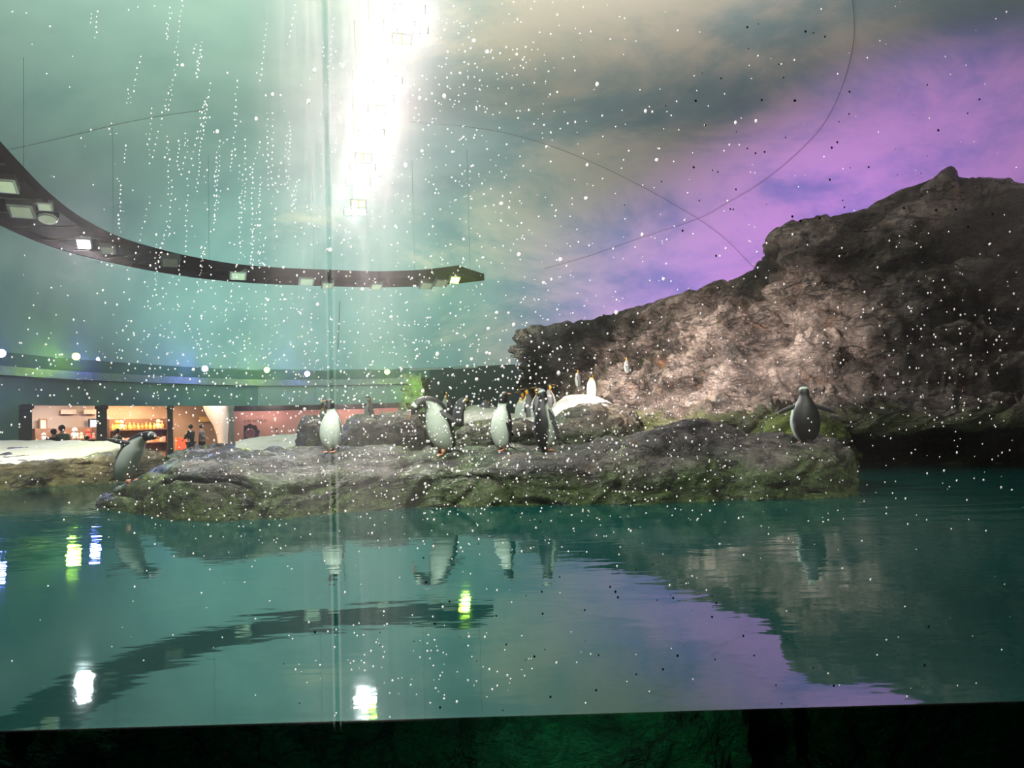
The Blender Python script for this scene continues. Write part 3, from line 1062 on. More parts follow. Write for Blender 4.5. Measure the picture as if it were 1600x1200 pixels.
    if feet:
        for sgn in (-1, 1):
            bm = bmesh.new()
            fx, fy = 0.01 * h, sgn * 0.075 * h
            add_tube(bm, [(fx - 0.01 * h, fy, 0.10 * h), (fx, fy, 0.03 * h)], [0.035 * h, 0.022 * h], 8)
            for ang in (-22, 0, 22):
                dx, dy = cos(R(ang)), sin(R(ang))
                add_tube(bm, [(fx - 0.01 * h, fy, 0.022 * h), (fx + dx * 0.06 * h, fy + dy * 0.06 * h, 0.016 * h), (fx + dx * 0.12 * h, fy + dy * 0.12 * h, 0.006 * h)],
                         [0.018 * h, 0.014 * h, 0.005 * h], 6)
            # web
            a = bm.verts.new((fx, fy, 0.012 * h))
            b1 = bm.verts.new((fx + 0.09 * h, fy - 0.036 * h, 0.007 * h))
            b2 = bm.verts.new((fx + 0.095 * h, fy, 0.009 * h))
            b3 = bm.verts.new((fx + 0.09 * h, fy + 0.036 * h, 0.007 * h))
            bm.faces.new((a, b1, b2))
            bm.faces.new((a, b2, b3))
            bm_obj('foot', bm, FOOT, root, True)
    return root


ISL = [rock_front, rock_lip]
LEAN = [(-.24, 0, .085, .02), (-.22, 0, .11, .085), (-.17, 0, .20, .135), (-.10, 0, .34, .165), (-.03, 0, .47, .165), (.05, 0, .59, .148),
        (.12, 0, .68, .12), (.21, 0, .745, .085), (.29, 0, .77, .07), (.35, 0, .775, .07), (.41, 0, .77, .062), (.45, 0, .76, .046), (.485, 0, .752, .024), (.495, 0, .75, .006)]
penguin(206, 766, 8.9, 0.76, R(-18), 'gentoo penguin leaning forward at the left tip of the island, alone', spine=LEAN,
        flip=((30, 45), (25, 55)), on=ISL)
penguin(519, 705, 9.9, 0.72, R(-112), 'white-fronted gentoo penguin facing the glass, leftmost on the island top', flip=((30, -10), (40, 10)), on=ISL, headturn=-30, fat=1.25, twist=65)
BOW = [(-.10, 0, .035, .02), (-.10, 0, .07, .09), (-.07, 0, .17, .15), (-.02, 0, .31, .185), (.02, 0, .45, .19), (.05, 0, .58, .175),
       (.09, 0, .70, .15), (.17, 0, .79, .105), (.27, 0, .81, .082), (.35, 0, .775, .074), (.41, 0, .72, .064), (.445, 0, .67, .046), (.465, 0, .635, .024), (.47, 0, .625, .006)]
penguin(690, 706, 9.5, 0.86, R(-152), 'stout gentoo penguin bowing its head to the left, one flipper held out behind', spine=BOW, flip=((35, 20), (48, 62)), on=ISL)
penguin(786, 699, 9.9, 0.80, R(-158), 'gentoo penguin with white belly to the left and head turned back, middle of the island', flip=((16, 5), (14, 5)), on=ISL, headturn=120)
penguin(852, 699, 9.7, 0.84, R(30), 'gentoo penguin seen from behind with white flank on its right side', flip=((12, 0), (26, -12)), on=ISL, headturn=100)
penguin(1260, 688, 8.7, 0.69, R(86), 'lone penguin with its back turned and both flippers spread, right end of the island', flip=((74, 0), (74, 0)), on=ISL, headturn=0, fat=1.42, twist=80)

REAR = 'king penguins gathered on the rear rocks'
def king(px, ytop, d, h, yaw, label, spine=None, flip=((9, 0), (9, 0)), headturn=0, on=None, feet=True):
    top = P(px, ytop, d)
    z = top.z - h * 0.99
    if on:
        zz = snap_z(on, top.x, top.y)
        if zz is not None: z = zz
    return penguin(px, ytop, d, h, yaw, label, 'king', spine, flip, z=z, group=REAR, headturn=headturn, feet=feet, fat=1.3)


king(577, 620, 21.5, 0.86, R(-165), 'king penguin standing in profile with beak to the left, above the green ledge')
king(505, 630, 21.0, 0.80, R(-120), 'king penguin mostly hidden behind the leftmost island penguin')
king(638, 630, 20.0, 0.74, R(-160), 'pale king penguin just left of the bowing penguin')
king(697, 611, 20.0, 0.92, R(-150), 'king penguin with orange beak showing over the bowing penguin')
KB = [(-.05, 0, .03, .02), (-.05, 0, .055, .085), (-.04, 0, .13, .13), (-.02, 0, .27, .16), (.0, 0, .42, .165), (.02, 0, .56, .15),
      (.04, 0, .67, .12), (.07, 0, .745, .085), (.12, 0, .79, .06), (.17, 0, .79, .055), (.22, 0, .76, .052), (.255, 0, .72, .04), (.275, 0, .69, .022), (.28, 0, .68, .006)]
king(718, 613, 19.0, 0.92, R(30), 'grey-backed king penguin hunched to the right behind the extended flipper', spine=KB)
king(756, 618, 19.0, 0.84, R(60), 'grey-backed king penguin left of the middle gentoo, head tucked', spine=KB)
king(815, 611, 17.6, 0.98, R(-150), 'first king penguin of the tight trio, orange neck toward the left')
king(824, 606, 17.2, 1.0, R(170), 'middle king penguin of the tight trio behind the island')
king(840, 604, 16.9, 1.0, R(150), 'king penguin of the trio right behind the dark-backed gentoo')
king(858, 600, 18.2, 0.88, R(20), 'king penguin peeking out right of the dark-backed gentoo')
king(903, 577, 22.0, 0.58, R(170), 'small penguin up on the cliff foot left of the white-breasted king')
king(924, 583, 18.6, 0.70, R(-110), 'white-breasted king penguin with yellow head standing on the bright snow')
king(979, 558, 20.0, 0.46, R(160), 'distant penguin on the cliff slope, highest of all')


# ------------------------------------------------------------------ lamps
HOUS = plain('lamp_housing', (0.035, 0.035, 0.037), 0.4, 0.3)
HOUSP = plain('lamp_housing_pale', (0.40, 0.41, 0.36), 0.5)
LENS_W = emit('lens_white', (1.0, 0.90, 0.92), 260)
LENS_G = emit('lens_green', (0.50, 1.0, 0.04), 22)
LENS_B = emit('lens_blue', (0.13, 0.13, 1.0), 330)
LENS_GR = emit('lens_yellow_green', (0.50, 1.0, 0.04), 170)
LENS_OFF = plain('lens_off', (0.11, 0.11, 0.085), 0.3)


def lamp(p, target, size, lens, label, group, lenses=1, hous=HOUS, name='floodlight', hang=None, round_=False):
    """floodlight: housing, lenses and bracket, aimed at target"""
    p = Vector(p)
    root = empty(name, p, 0, label, 'lamp', group)
    q = (Vector(target) - p).to_track_quat('-Z', 'Y')
    root.rotation_euler = q.to_euler()
    wd = size * (1 if lenses == 1 else lenses * 1.05)
    bm = bmesh.new()
    if round_:
        add_lathe(bm, [(size * .5, 0), (size * .55, size * .05), (size * .5, size * .25), (size * .25, size * .4)], (0, 0, 0.01), 20)
    else:
        add_box(bm, (0, 0, size * 0.20), (wd * 1.08, size * 1.08, size * 0.36), bevel=size * 0.05)
    bm_obj('housing', bm, hous, root)
    for k in range(lenses):
        bm = bmesh.new()
        x = (k - (lenses - 1) / 2) * size * 1.05
        if round_:
            add_lathe(bm, [(size * .46, -0.012), (size * .46, 0.006)], (0, 0, 0), 20)
        else:
            add_box(bm, (x, 0, -0.006 + 0.015), (size * 0.84, size * 0.84, 0.03), bevel=0.006)
        o = bm_obj('lens', bm, lens, root)
    bm = bmesh.new()
    add_tube(bm, [(-wd * .56, 0, size * .15), (-wd * .56, 0, size * .62), (wd * .56, 0, size * .62), (wd * .56, 0, size * .15)], size * 0.035, 6)
    bm_obj('bracket', bm, HOUS, root)
    return root


# white lamp row running away on the ceiling
roww = [(646, -30, 4, 'w'), (640, 14, 4, 'w'), (624, 38, 4, 'w'), (645, 46, 4, 'w'), (628, 61, 2, 'g'), (606, 125, 4, 'w'), (593, 153, 4, 'w'), (589, 171, 2, 'g'),
        (580, 208, 3, 'w'), (568, 246, 2, 'g'), (567, 261, 4, 'w'), (559, 284, 4, 'w'), (560, 318, 2, 'g'), (555, 331, 3, 'w')]
rail_pts = []
for i, (px, py, n, c) in enumerate(roww):
    hor = 655
    d = 5.8 * 1150 / (hor - py)
    pt = P(px, py, d)
    if i in (0, 1, 5, 8, 11, 13): rail_pts.append(pt + Vector((0, 0, 0.42)))
    s_ = {4: 0.115, 3: 0.15, 2: 0.15}[n] * (d / 13) ** 0.5
    words = ['first', 'second', 'third', 'fourth', 'fifth', 'sixth', 'seventh', 'eighth', 'ninth', 'tenth', 'eleventh', 'twelfth', 'thirteenth', 'last']
    tgt = Vector((pt.x * 0.2, 2.0 if c == 'w' else 6, 0.5))
    lamp(pt, (0.0, 1.0, 1.2) if c == 'w' else (0.5, 3, 0), s_, LENS_W if c == 'w' else LENS_G,
         ('bright white' if c == 'w' else 'yellow green') + ' floodlight, ' + words[i] + ' from the top of the glaring lamp row', 'glaring lamp row over the pool', lenses=n)
bm = bmesh.new()
rp = [cr(rail_pts, i / 30 * (len(rail_pts) - 1)) for i in range(31)]
add_tube(bm, rp, 0.04, 8)
for q in rail_pts:
    add_tube(bm, [q, q + Vector((0, 0, -0.34))], 0.015, 6)
    h = BV['ceiling'].ray_cast(q, Vector((0, 0, 1)))
    if h[0] is not None: add_tube(bm, [q, h[0]], 0.015, 6)
tag(bm_obj('lighting_rail', bm, HOUSP, smooth=True), 'slim pale ceiling rail carrying the glaring lamp row', 'rail')
for py, pw in ((30, 900), (140, 900), (208, 800), (270, 700), (330, 700)):
    px = 640 - (py) * 0.26
    d = 5.8 * 1150 / (655 - py)
    pt = P(px, py, d)
    l = spot(pt + Vector((0, -0.25, -0.1)), (0.5, 8.5, 0), pw, (1.0, 0.93, 0.90), 110, 0.8, 0.12)

# curved lighting rig
RIGZ = 5.9
rig_px = [(-120, 215), (-60, 268), (0, 317), (60, 356), (130, 388), (200, 408), (270, 423), (350, 435), (430, 441), (510, 444), (590, 446), (660, 444), (705, 440), (738, 436)]
rc = []
for px, py in rig_px:
    hor = 650 + (800 - px) * 0.0293
    d = (RIGZ - 0.92) * F / (hor - py)
    rc.append(Vector((*P(px, py, d).xy, RIGZ)))
n = 90
mid = [cr(rc, i / (n - 1) * (len(rc) - 1)) for i in range(n)]
rig = empty('lighting_rig', mid[n // 2], 0, 'curved dark lighting truss hanging over the left of the pool', 'truss')
rig.location = (0, 0, 0)
def rig_band(w0, w1, z0, z1, name, mat):
    bm = bmesh.new()
    prev = None
    for i in range(n):
        t = (mid[min(i + 1, n - 1)] - mid[max(i - 1, 0)]).normalized()
        s_ = Vector((-t.y, t.x, 0))
        a = [bm.verts.new(mid[i] + s_ * w_ + Vector((0, 0, z_))) for w_, z_ in ((w0, z0), (w1, z0), (w1, z1), (w0, z1))]
        if prev:
            for k in range(4): bm.faces.new((prev[k], prev[(k + 1) % 4], a[(k + 1) % 4], a[k]))
        else:
            bm.faces.new(a)
        prev = a
    bm.faces.new(prev[::-1])
    return bm_obj(name, bm, mat, rig)
RIGM = plain('rig_black', (0.002, 0.0025, 0.0025), 0.7, spec=0.0)
rig_band(-0.86, 0.86, 0.32, 0.36, 'panel', RIGM)
rig_band(-0.92, -0.86, 0.12, 0.38, 'side_rail', RIGM)
rig_band(0.86, 0.92, 0.12, 0.38, 'side_rail', RIGM)
for i in range(2, n - 1, 4):
    t = (mid[i + 1] - mid[i - 1]).normalized() if i + 1 < n else Vector((1, 0, 0))
    s_ = Vector((-t.y, t.x, 0))
    bm = bmesh.new()
    add_tube(bm, [mid[i] - s_ * 0.85 + Vector((0, 0, .2)), mid[i] + s_ * 0.85 + Vector((0, 0, .2))], 0.025, 6)
    bm_obj('crossbar', bm, plain('rig_grey', (0.015, 0.016, 0.015), 0.7, spec=0.0) if i == 2 else bpy.data.materials['rig_grey'], rig)
for i in range(4, n, 14):
    h = BV['ceiling'].ray_cast(mid[i] + Vector((0, 0, 0.5)), Vector((0, 0, 1)))
    bm = bmesh.new()
    top = h[0] if h[0] is not None else mid[i] + Vector((0, 0, 2))
    add_tube(bm, [mid[i] + Vector((0, 0, 0.34)), top], 0.004, 6)
    bm_obj('suspension_rod', bm, RIGM, rig)

def rig_pt(px, py, z=RIGZ - 0.02):
    hor = 650 + (800 - px) * 0.0293
    return P(px, py, (z - 0.92) * F / (hor - py))
RG = 'floodlights inside the curved truss'
for px, py, sz, kind_, lab in ((6, 292, .55, 'o', 'unlit pale square floodlight at the left frame edge of the curved truss'),
                               (33, 332, .6, 'o', 'unlit pale floodlight tilted in the leftmost stretch of the truss'),
                               (74, 343, .5, 'r', 'unlit oval pale lamp in the left stretch of the truss'),
                               (70, 324, .35, 'o', 'small unlit lamp near the upper edge of the truss at left'),
                               (131, 382, .42, 'w', 'single bright white floodlight lit inside the truss at left'),
                               (168, 392, .45, 'o', 'unlit tilted floodlight just right of the lit white one'),
                               (266, 411, .62, 'o', 'large unlit pale square floodlight in the middle left of the truss'),
                               (372, 432, .62, 'o', 'unlit pale square floodlight in the middle of the truss'),
                               (479, 441, .62, 'o', 'unlit pale lamp right of the truss middle'),
                               (512, 447, .5, 'o', 'unlit lamp low in the truss, right of the middle'),
                               (588, 449, .5, 'o', 'unlit short pale lamp in the right third of the truss'),
                               (667, 447, .6, 'o', 'unlit paired pale lamp near the right end of the truss'),
                               (690, 443, .6, 'o', 'unlit pale lamp directly beside the green one'),
                               (711, 438, .45, 'g', 'glowing green floodlight at the right end of the truss')):
    p = rig_pt(px, py)
    lens = {'o': LENS_OFF, 'r': LENS_OFF, 'w': LENS_W, 'g': LENS_G}[kind_]
    tgt = p + Vector((0.4, -1.0, -1.6)) if kind_ in 'wg' else p + Vector((0.15, -0.35, -1))
    lamp(p, tgt, sz * .8, lens, lab, RG, hous=HOUS, round_=(kind_ == 'r'))
gp = rig_pt(711, 438)
spot(gp + Vector((0.1, -0.3, -0.25)), (1.5, 9, 0), 260, (0.5, 1.0, 0.08), 90, 0.6, 0.15)
wp = rig_pt(131, 382)
spot(wp + Vector((0.1, -0.3, -0.25)), (-5, 10, 0), 420, (0.9, 0.95, 1.0), 90, 0.6, 0.15)

# coloured spotlights under the ceiling rim
for px, py, c, nm in ((2, 552, 'b', 'blue spotlight at the left frame edge above the gallery'),
                      (119, 557, 'g', 'yellow green spotlight, leftmost lit one above the gallery'),
                      (153, 561, 'b', 'tiny blue spotlight next to the leftmost yellow green one'),
                      (320, 576, 'b', 'bright blue spotlight above the white flared column'),
                      (417, 578, 'g', 'yellow green spotlight above the pink wall'),
                      (480, 584, 'b', 'blue spotlight right of centre of the pink wall'),
                      (605, 581, 'g', 'yellow green spotlight nearest the black recess')):
    p = P(px, py, rim_d(px) - 0.75)
    size = 0.10 if px == 153 else 0.24
    lamp(p, (p.x * 0.3, 4, 0.3), size, LENS_GR if c == 'g' else LENS_B, nm, 'coloured spotlights under the ceiling rim', name='spotlight', round_=True)
    colr = (0.55, 1.0, 0.06) if c == 'g' else (0.15, 0.18, 1.0)
    spot(p + Vector((0, -0.3, -0.05)), (1.0 + px / 600, 8.5, 0.1), 520 if size > .2 else 120, colr, 38, 0.6, 0.12)
    # spill onto the fascia
    lq = bpy.data.lights.new('spill', 'POINT')
    lq.energy = 7 if size > .2 else 5
    lq.color = colr
    lq.shadow_soft_size = 0.1
    lo = bpy.data.objects.new('spill_light', lq)
    lo.location = p + Vector((-0.25, 0.15, -0.25))
    col.objects.link(lo)
# green glow on the pillar beside the black recess
spot(RIM(645, 3.0, -1.4), RIM(645, 1.9, 0.6), 90, (0.5, 1.0, 0.06), 60, 0.7, 0.05)

# ------------------------------------------------------------------ far gallery

FLZ = -0.66
bm = bmesh.new()
ns = 40
A = [bm.verts.new(GP(0 + 660 * i / ns, FLZ, 0.5)) for i in range(ns + 1)]
B = [bm.verts.new(GP(0 + 660 * i / ns, FLZ, 6.5)) for i in range(ns + 1)]
for i in range(ns): bm.faces.new((A[i], A[i + 1], B[i + 1], B[i]))
tag(bm_obj('floor', bm, plain('gallery_floor', (0.12, 0.09, 0.07), 0.5)), kind='structure')
bm = bmesh.new()
A = [bm.verts.new(GP(0 + 660 * i / ns, 2.3, 0.5)) for i in range(ns + 1)]
B = [bm.verts.new(GP(0 + 660 * i / ns, 2.3, 6.5)) for i in range(ns + 1)]
for i in range(ns): bm.faces.new((A[i], A[i + 1], B[i + 1], B[i]))
tag(bm_obj('ceiling', bm, plain('gallery_ceiling', (0.10, 0.075, 0.06), 0.8)), kind='structure')
PINK = plain('pink_wall', (0.42, 0.20, 0.17), 0.8, 0, 0.08, 1.0)
TAUPE = plain('taupe_wall', (0.30, 0.23, 0.20), 0.8, 0, 0.1, 1.0)
AMBER = plain('amber_wall', (0.48, 0.33, 0.22), 0.8, 0, 0.1, 1.0)
strip('wall_gallery', -10, 158, FLZ, 2.3, 4.2, 4.2, TAUPE, n=30, thick=0.1, fn=GP)
strip('wall_gallery', 158, 362, FLZ, 2.3, 4.2, 4.2, AMBER, n=30, thick=0.1, fn=GP)
strip('wall_gallery', 362, 668, FLZ, 2.3, 3.0, 3.0, PINK, n=40, thick=0.1, fn=GP)
PILL = plain('pillar_brown', (0.10, 0.075, 0.065), 0.6)
PILG = plain('pillar_grey', (0.24, 0.22, 0.21), 0.5)
for px, wd, mt, lab in ((37, 0.45, DARKWALL, 'dark pillar at the left end of the shop window'), (159, 0.34, PILL, 'brown pillar between the two lit shop bays'),
                        (266, 0.22, PILL, 'narrow brown pillar right of the amber shop bay'), (362, 0.20, PILG, 'slim grey metal post left of the pink wall')):
    c = GP(px, 0.5, 0.42)
    bm = bmesh.new()
    add_box(bm, (c.x, c.y, (FLZ + 1.75) / 2), (wd, 0.3, 1.75 - FLZ), rz=-math.atan2(px - 800, -1150) * 0 + math.atan2(c.x, c.y) * -1, bevel=0.03)
    add_box(bm, (c.x, c.y, FLZ + 0.08), (wd * 1.3, 0.4, 0.16), rz=-math.atan2(c.x, c.y), bevel=0.02)
    add_box(bm, (c.x, c.y, 1.66), (wd * 1.25, 0.38, 0.12), rz=-math.atan2(c.x, c.y), bevel=0.02)
    tag(bm_obj('pillar', bm, mt), lab, 'pillar')
# dark valance under the header over the pink wall
strip('trim_3', 362, 640, 1.50, 1.76, 1.6, 1.6, BLACK, n=30, thick=0.3, fn=GP)
# white flared column
bm = bmesh.new()
rings = []
for (py, x0, x1) in ((632, 318, 358), (640, 320, 358), (652, 326, 357.5), (665, 334, 357), (680, 339, 356), (700, 342, 356), (716, 342, 356)):
    d = rim_d(345) + 2.2
    a, b_ = P(x0, py, d), P(x1, py, d)
    c = (a + b_) / 2
    r = (b_ - a).length / 2
    rings.append([bm.verts.new(c + Vector((cos(2 * pi * k / 20) * r, sin(2 * pi * k / 20) * r * 0.9, 0))) for k in range(20)])
for i in range(len(rings) - 1):
    for k in range(20): bm.faces.new((rings[i][k], rings[i][(k + 1) % 20], rings[i + 1][(k + 1) % 20], rings[i + 1][k]))
bm.faces.new(rings[0])
bm.faces.new(rings[-1][::-1])
tag(bm_obj('flared_column', bm, plain('cream_plaster', (0.75, 0.66, 0.60), 0.8, 0, 0.05), smooth=True), 'cream white column flaring wide at the top, beside the grey post', 'column')

# gallery lamps (inside the shop)
for px, off, pw, cl_ in ((75, 2.6, 55, (1.0, 0.86, 0.74)), (125, 2.6, 60, (1.0, 0.86, 0.76)), (190, 2.8, 60, (1.0, 0.72, 0.45)), (235, 2.8, 60, (1.0, 0.72, 0.45)),
                         (290, 2.4, 35, (1.0, 0.60, 0.40)), (342, 1.2, 22, (1.0, 0.85, 0.78)), (430, 1.6, 60, (1.0, 0.80, 0.74)), (540, 1.6, 60, (1.0, 0.80, 0.74)), (610, 1.6, 30, (1.0, 0.8, 0.74))):
    p = GP(px, 2.1, off)
    area(p, p + Vector((0, 0.0, -1)), 0.8, pw * 1.7, cl_)

# shop shelves and goods
def facing(px):
    c = GP(px, 0, 0)
    return -math.atan2(c.x - 0, c.y - 17 + 17)

WOODS = plain('shelf_wood', (0.20, 0.10, 0.06), 0.6)
def shelf_unit(px0, px1, off, levels, label):
    a, b_ = GP(px0, FLZ, off), GP(px1, FLZ, off)
    c = (a + b_) / 2
    L = (b_ - a).length
    ang = math.atan2(b_.y - a.y, b_.x - a.x)
    root = empty('display_shelf', c, ang, label, 'shelf')
    top = levels[-1] - FLZ + 0.45
    bm = bmesh.new()
    add_box(bm, (0, 0.22, top / 2), (L, 0.03, top))
    bm_obj('back_panel', bm, WOODS, root)
    for s_ in (-1, 1):
        bm = bmesh.new()
        add_box(bm, (s_ * L / 2, 0, top / 2), (0.04, 0.46, top), bevel=0.005)
        bm_obj('side_panel', bm, WOODS, root)
    for z in levels:
        bm = bmesh.new()
        add_box(bm, (0, 0, z - FLZ - 0.02), (L, 0.44, 0.04), bevel=0.005)
        bm_obj('shelf_board', bm, WOODS, root)
    return c, ang, L

def on_shelf(c, ang, x, y, z):
    return Vector((c.x + cos(ang) * x - sin(ang) * y, c.y + sin(ang) * x + cos(ang) * y, z))

GOODS = {}
def gmat(nm, rgb):
    if nm not in GOODS: GOODS[nm] = plain('goods_' + nm, rgb, 0.6)
    return GOODS[nm]

COLS = {'yellow': (0.85, 0.55, 0.12), 'cream': (0.80, 0.66, 0.42), 'orange': (0.80, 0.28, 0.06), 'red': (0.75, 0.07, 0.05), 'pink': (0.75, 0.35, 0.30),
        'white': (0.8, 0.78, 0.76), 'blue': (0.30, 0.42, 0.70), 'brown': (0.22, 0.12, 0.07)}
def bottle(p, h, colr, label, group):
    bm = bmesh.new()
    add_lathe(bm, [(h * .20, 0), (h * .24, h * .05), (h * .24, h * .55), (h * .10, h * .72), (h * .08, h * .92), (h * .10, h)], (0, 0, 0), 12)
    o = bm_obj('bottle', bm, gmat(colr, COLS[colr]), None, True)
    o.location = p
    return tag(o, label, 'bottle', group)
def plush(p, h, colr, label, group, ang=0):
    root = empty('plush_toy', p, ang, label, 'toy', group)
    bm = bmesh.new()
    mtx = Matrix.Translation((0, 0, h * .30)) @ Matrix.Diagonal((h * .26, h * .22, h * .32, 1))
    bmesh.ops.create_uvsphere(bm, u_segments=14, v_segments=10, radius=1, matrix=mtx)
    for s_ in (-1, 1):
        bmesh.ops.create_uvsphere(bm, u_segments=8, v_segments=6, radius=1, matrix=Matrix.Translation((s_ * h * .2, -h * .12, h * .1)) @ Matrix.Diagonal((h * .1, h * .16, h * .1, 1)))
        bmesh.ops.create_uvsphere(bm, u_segments=8, v_segments=6, radius=1, matrix=Matrix.Translation((s_ * h * .28, -h * .05, h * .38)) @ Matrix.Diagonal((h * .07, h * .08, h * .16, 1)))
    bm_obj('body', bm, gmat(colr, COLS[colr]), root, True)
    bm = bmesh.new()
    bmesh.ops.create_uvsphere(bm, u_segments=14, v_segments=10, radius=h * .22, matrix=Matrix.Translation((0, -h * .02, h * .76)))
    bm_obj('head', bm, gmat(colr, COLS[colr]), root, True)
    return root
def package(p, w_, h, colr, label, group, ang=0, cat='package'):
    bm = bmesh.new()
    add_box(bm, (0, 0, h / 2), (w_, w_ * .55, h), bevel=0.015)
    o = bm_obj('package', bm, gmat(colr, COLS[colr]))
    o.location = p
    o.rotation_euler = (0, 0, ang)
    return tag(o, label, cat, group)

# amber bay: two stocked shelves
c, ang, L = shelf_unit(166, 260, 3.7, [0.25, 0.82], 'wide brown shop shelf filled with goods in the amber bay')
rng = random.Random(3)
for i in range(13):
    x = -L / 2 + 0.25 + i * (L - 0.5) / 12
    p = on_shelf(c, ang, x, -0.05, 0.82)
    if i in (1, 2, 11): plush(p, 0.42, 'cream' if i != 1 else 'yellow', 'cream plush toy on the upper shelf of the amber bay', 'goods on the upper amber shelf', ang)
    else: bottle(p, 0.22 + 0.14 * rng.random(), rng.choice(['yellow', 'yellow', 'cream', 'orange']), 'small bottle, yellow, cream or orange, on the upper shelf of the amber bay', 'goods on the upper amber shelf')
for i in range(17):
    x = -L / 2 + 0.2 + i * (L - 0.4) / 16
    package(on_shelf(c, ang, x, -0.06, 0.25), 0.17, 0.16 + 0.1 * rng.random(), rng.choice(['pink', 'red', 'cream', 'pink', 'orange']),
            'small pink or cream package on the lower shelf of the amber bay', 'packages on the lower amber shelf', ang)
# pale bay: counter with toys, boards
c, ang, L = shelf_unit(48, 152, 3.5, [0.10, 0.52], 'long low shop counter with toys in the pale bay')
for x, h, colr, lab in ((-1.0, .0, '', ''), (0.35, .46, 'white', 'large white plush toy standing on the shop counter'), (0.95, .38, 'red', 'red plush toy on the shop counter beside the blue screen'),
                        (-0.1, .30, 'brown', 'brown plush toy on the shop counter'), (0.65, .26, 'cream', 'small cream plush toy on the shop counter'),
                        (-0.95, .30, 'white', 'white plush toy on the left half of the shop counter'), (1.2, .22, 'pink', 'small pink plush toy at the right end of the counter')):
    if h: plush(on_shelf(c, ang, x, -0.05, 0.52), h, colr, lab, 'toys on the shop counter', ang)
for i, (x, w_, h, colr) in enumerate(((-1.55, .5, .2, 'yellow'), (-1.0, .4, .2, 'orange'), (-.3, .35, .15, 'brown'), (.2, .3, .22, 'red'), (.5, .35, .24, 'orange'), (.9, .3, .24, 'pink'), (1.3, .35, .22, 'orange'))):
    package(on_shelf(c, ang, x, -0.06, 0.10), w_, h, colr, colr + ' box under the shop counter in the pale bay' + (', left end' if i == 0 else ''), 'boxes under the shop counter', ang)
def board(px, py0, py1, half, off, mat_, name, label, cat, frame=None):
    """upright panel on the gallery back wall"""
    d = rim_d(px) + off
    z1, z0 = P(px, py0, d).z, P(px, py1, d).z
    c = GP(px, (z0 + z1) / 2, off)
    a = GP(px - 3, 0, off); b_ = GP(px + 3, 0, off)
    ang = math.atan2(b_.y - a.y, b_.x - a.x)
    root = empty(name, c, ang, label, cat)
    W = half * 2 * d / F
    bm = bmesh.new()
    add_box(bm, (0, 0, 0), (W, 0.03, z1 - z0), bevel=0.004)
    bm_obj('panel', bm, mat_, root)
    if frame:
        bm = bmesh.new()
        for s_ in (-1, 1):
            add_box(bm, (s_ * W / 2, -0.01, 0), (0.05, 0.06, z1 - z0 + 0.05), bevel=0.005)
            add_box(bm, (0, -0.01, s_ * (z1 - z0) / 2), (W, 0.06, 0.05), bevel=0.005)
        bm_obj('frame', bm, frame, root)
    return root
board(67, 655, 673, 6, 4.05, gmat('cream', COLS['cream']), 'framed_poster', 'small framed cream poster on the shop wall at far left', 'poster', gmat('brown', COLS['brown']))
board(146, 655, 673, 7.5, 4.05, emit('screen_blue', (0.42, 0.52, 0.85), 0.9), 'lit_screen', 'pale blue lit screen on the shop wall', 'screen', HOUS)
board(107, 640, 647, 13, 4.05, gmat('pink', COLS['pink']), 'wall_sign', 'left pale panel high on the shop wall', 'panel')
board(141, 640, 647, 11, 4.05, gmat('pink', COLS['pink']), 'wall_sign', 'right pale panel high on the shop wall', 'panel')
board(283, 684, 704, 9, 3.0, emit('red_lightbox', (1.0, 0.10, 0.04), 0.9), 'red_display_box', 'glowing red display box beside the standing visitors', 'display', gmat('orange', COLS['orange']))
board(320, 651, 659, 9, 4.05, gmat('yellow', COLS['yellow']), 'wall_sign', 'small yellow panel behind the two visitors', 'panel')
# round dark emblem on the pink wall with lettering above
d = rim_d(391) + 2.75
c0 = P(391, 677, d)
em = empty('round_emblem', c0, 0, 'round dark wreath-like emblem painted on the pink wall', 'emblem')
bm = bmesh.new()
def ringshape(bm, r0, r1, th, wob=0, seg=40):
    vs = []
    for k in range(seg):
        a = 2 * pi * k / seg
        ro = r1 * (1 + wob * sin(9 * a))
        vs.append([bm.verts.new((cos(a) * r, y, sin(a) * r)) for r, y in ((r0, 0), (ro, 0), (ro, -th), (r0, -th))])
    for k in range(seg):
        for q in range(4):
            bm.faces.new((vs[k][q], vs[(k + 1) % seg][q], vs[(k + 1) % seg][(q + 1) % 4], vs[k][(q + 1) % 4]))
ringshape(bm, 0.24, 0.44, 0.04, 0.08)
bm_obj('wreath', bm, plain('emblem_violet', (0.045, 0.030, 0.070), 0.7), em)
bm = bmesh.new()
ringshape(bm, 0.02, 0.20, 0.02)
bm_obj('disc', bm, plain('emblem_rose', (0.22, 0.09, 0.12), 0.7), em)
fc = bpy.data.curves.new('lettering', 'FONT')
fc.body = 'NOT IN WORLD'
fc.size = 0.19
fc.align_x = 'CENTER'
fc.extrude = 0.01
tmp = bpy.data.objects.new('lettering_curve', fc)
col.objects.link(tmp)
lme = bpy.data.meshes.new_from_object(tmp.evaluated_get(bpy.context.evaluated_depsgraph_get()))
bpy.data.objects.remove(tmp)
to = bpy.data.objects.new('lettering', lme)
to.location = P(394, 660, d)
to.rotation_euler = (pi / 2, 0, 0)
lme.materials.clear()
lme.materials.append(plain('letter_brown', (0.10, 0.03, 0.03), 0.7))
col.objects.link(to)
tag(to, 'small line of dark capital letters above the round emblem', 'lettering')
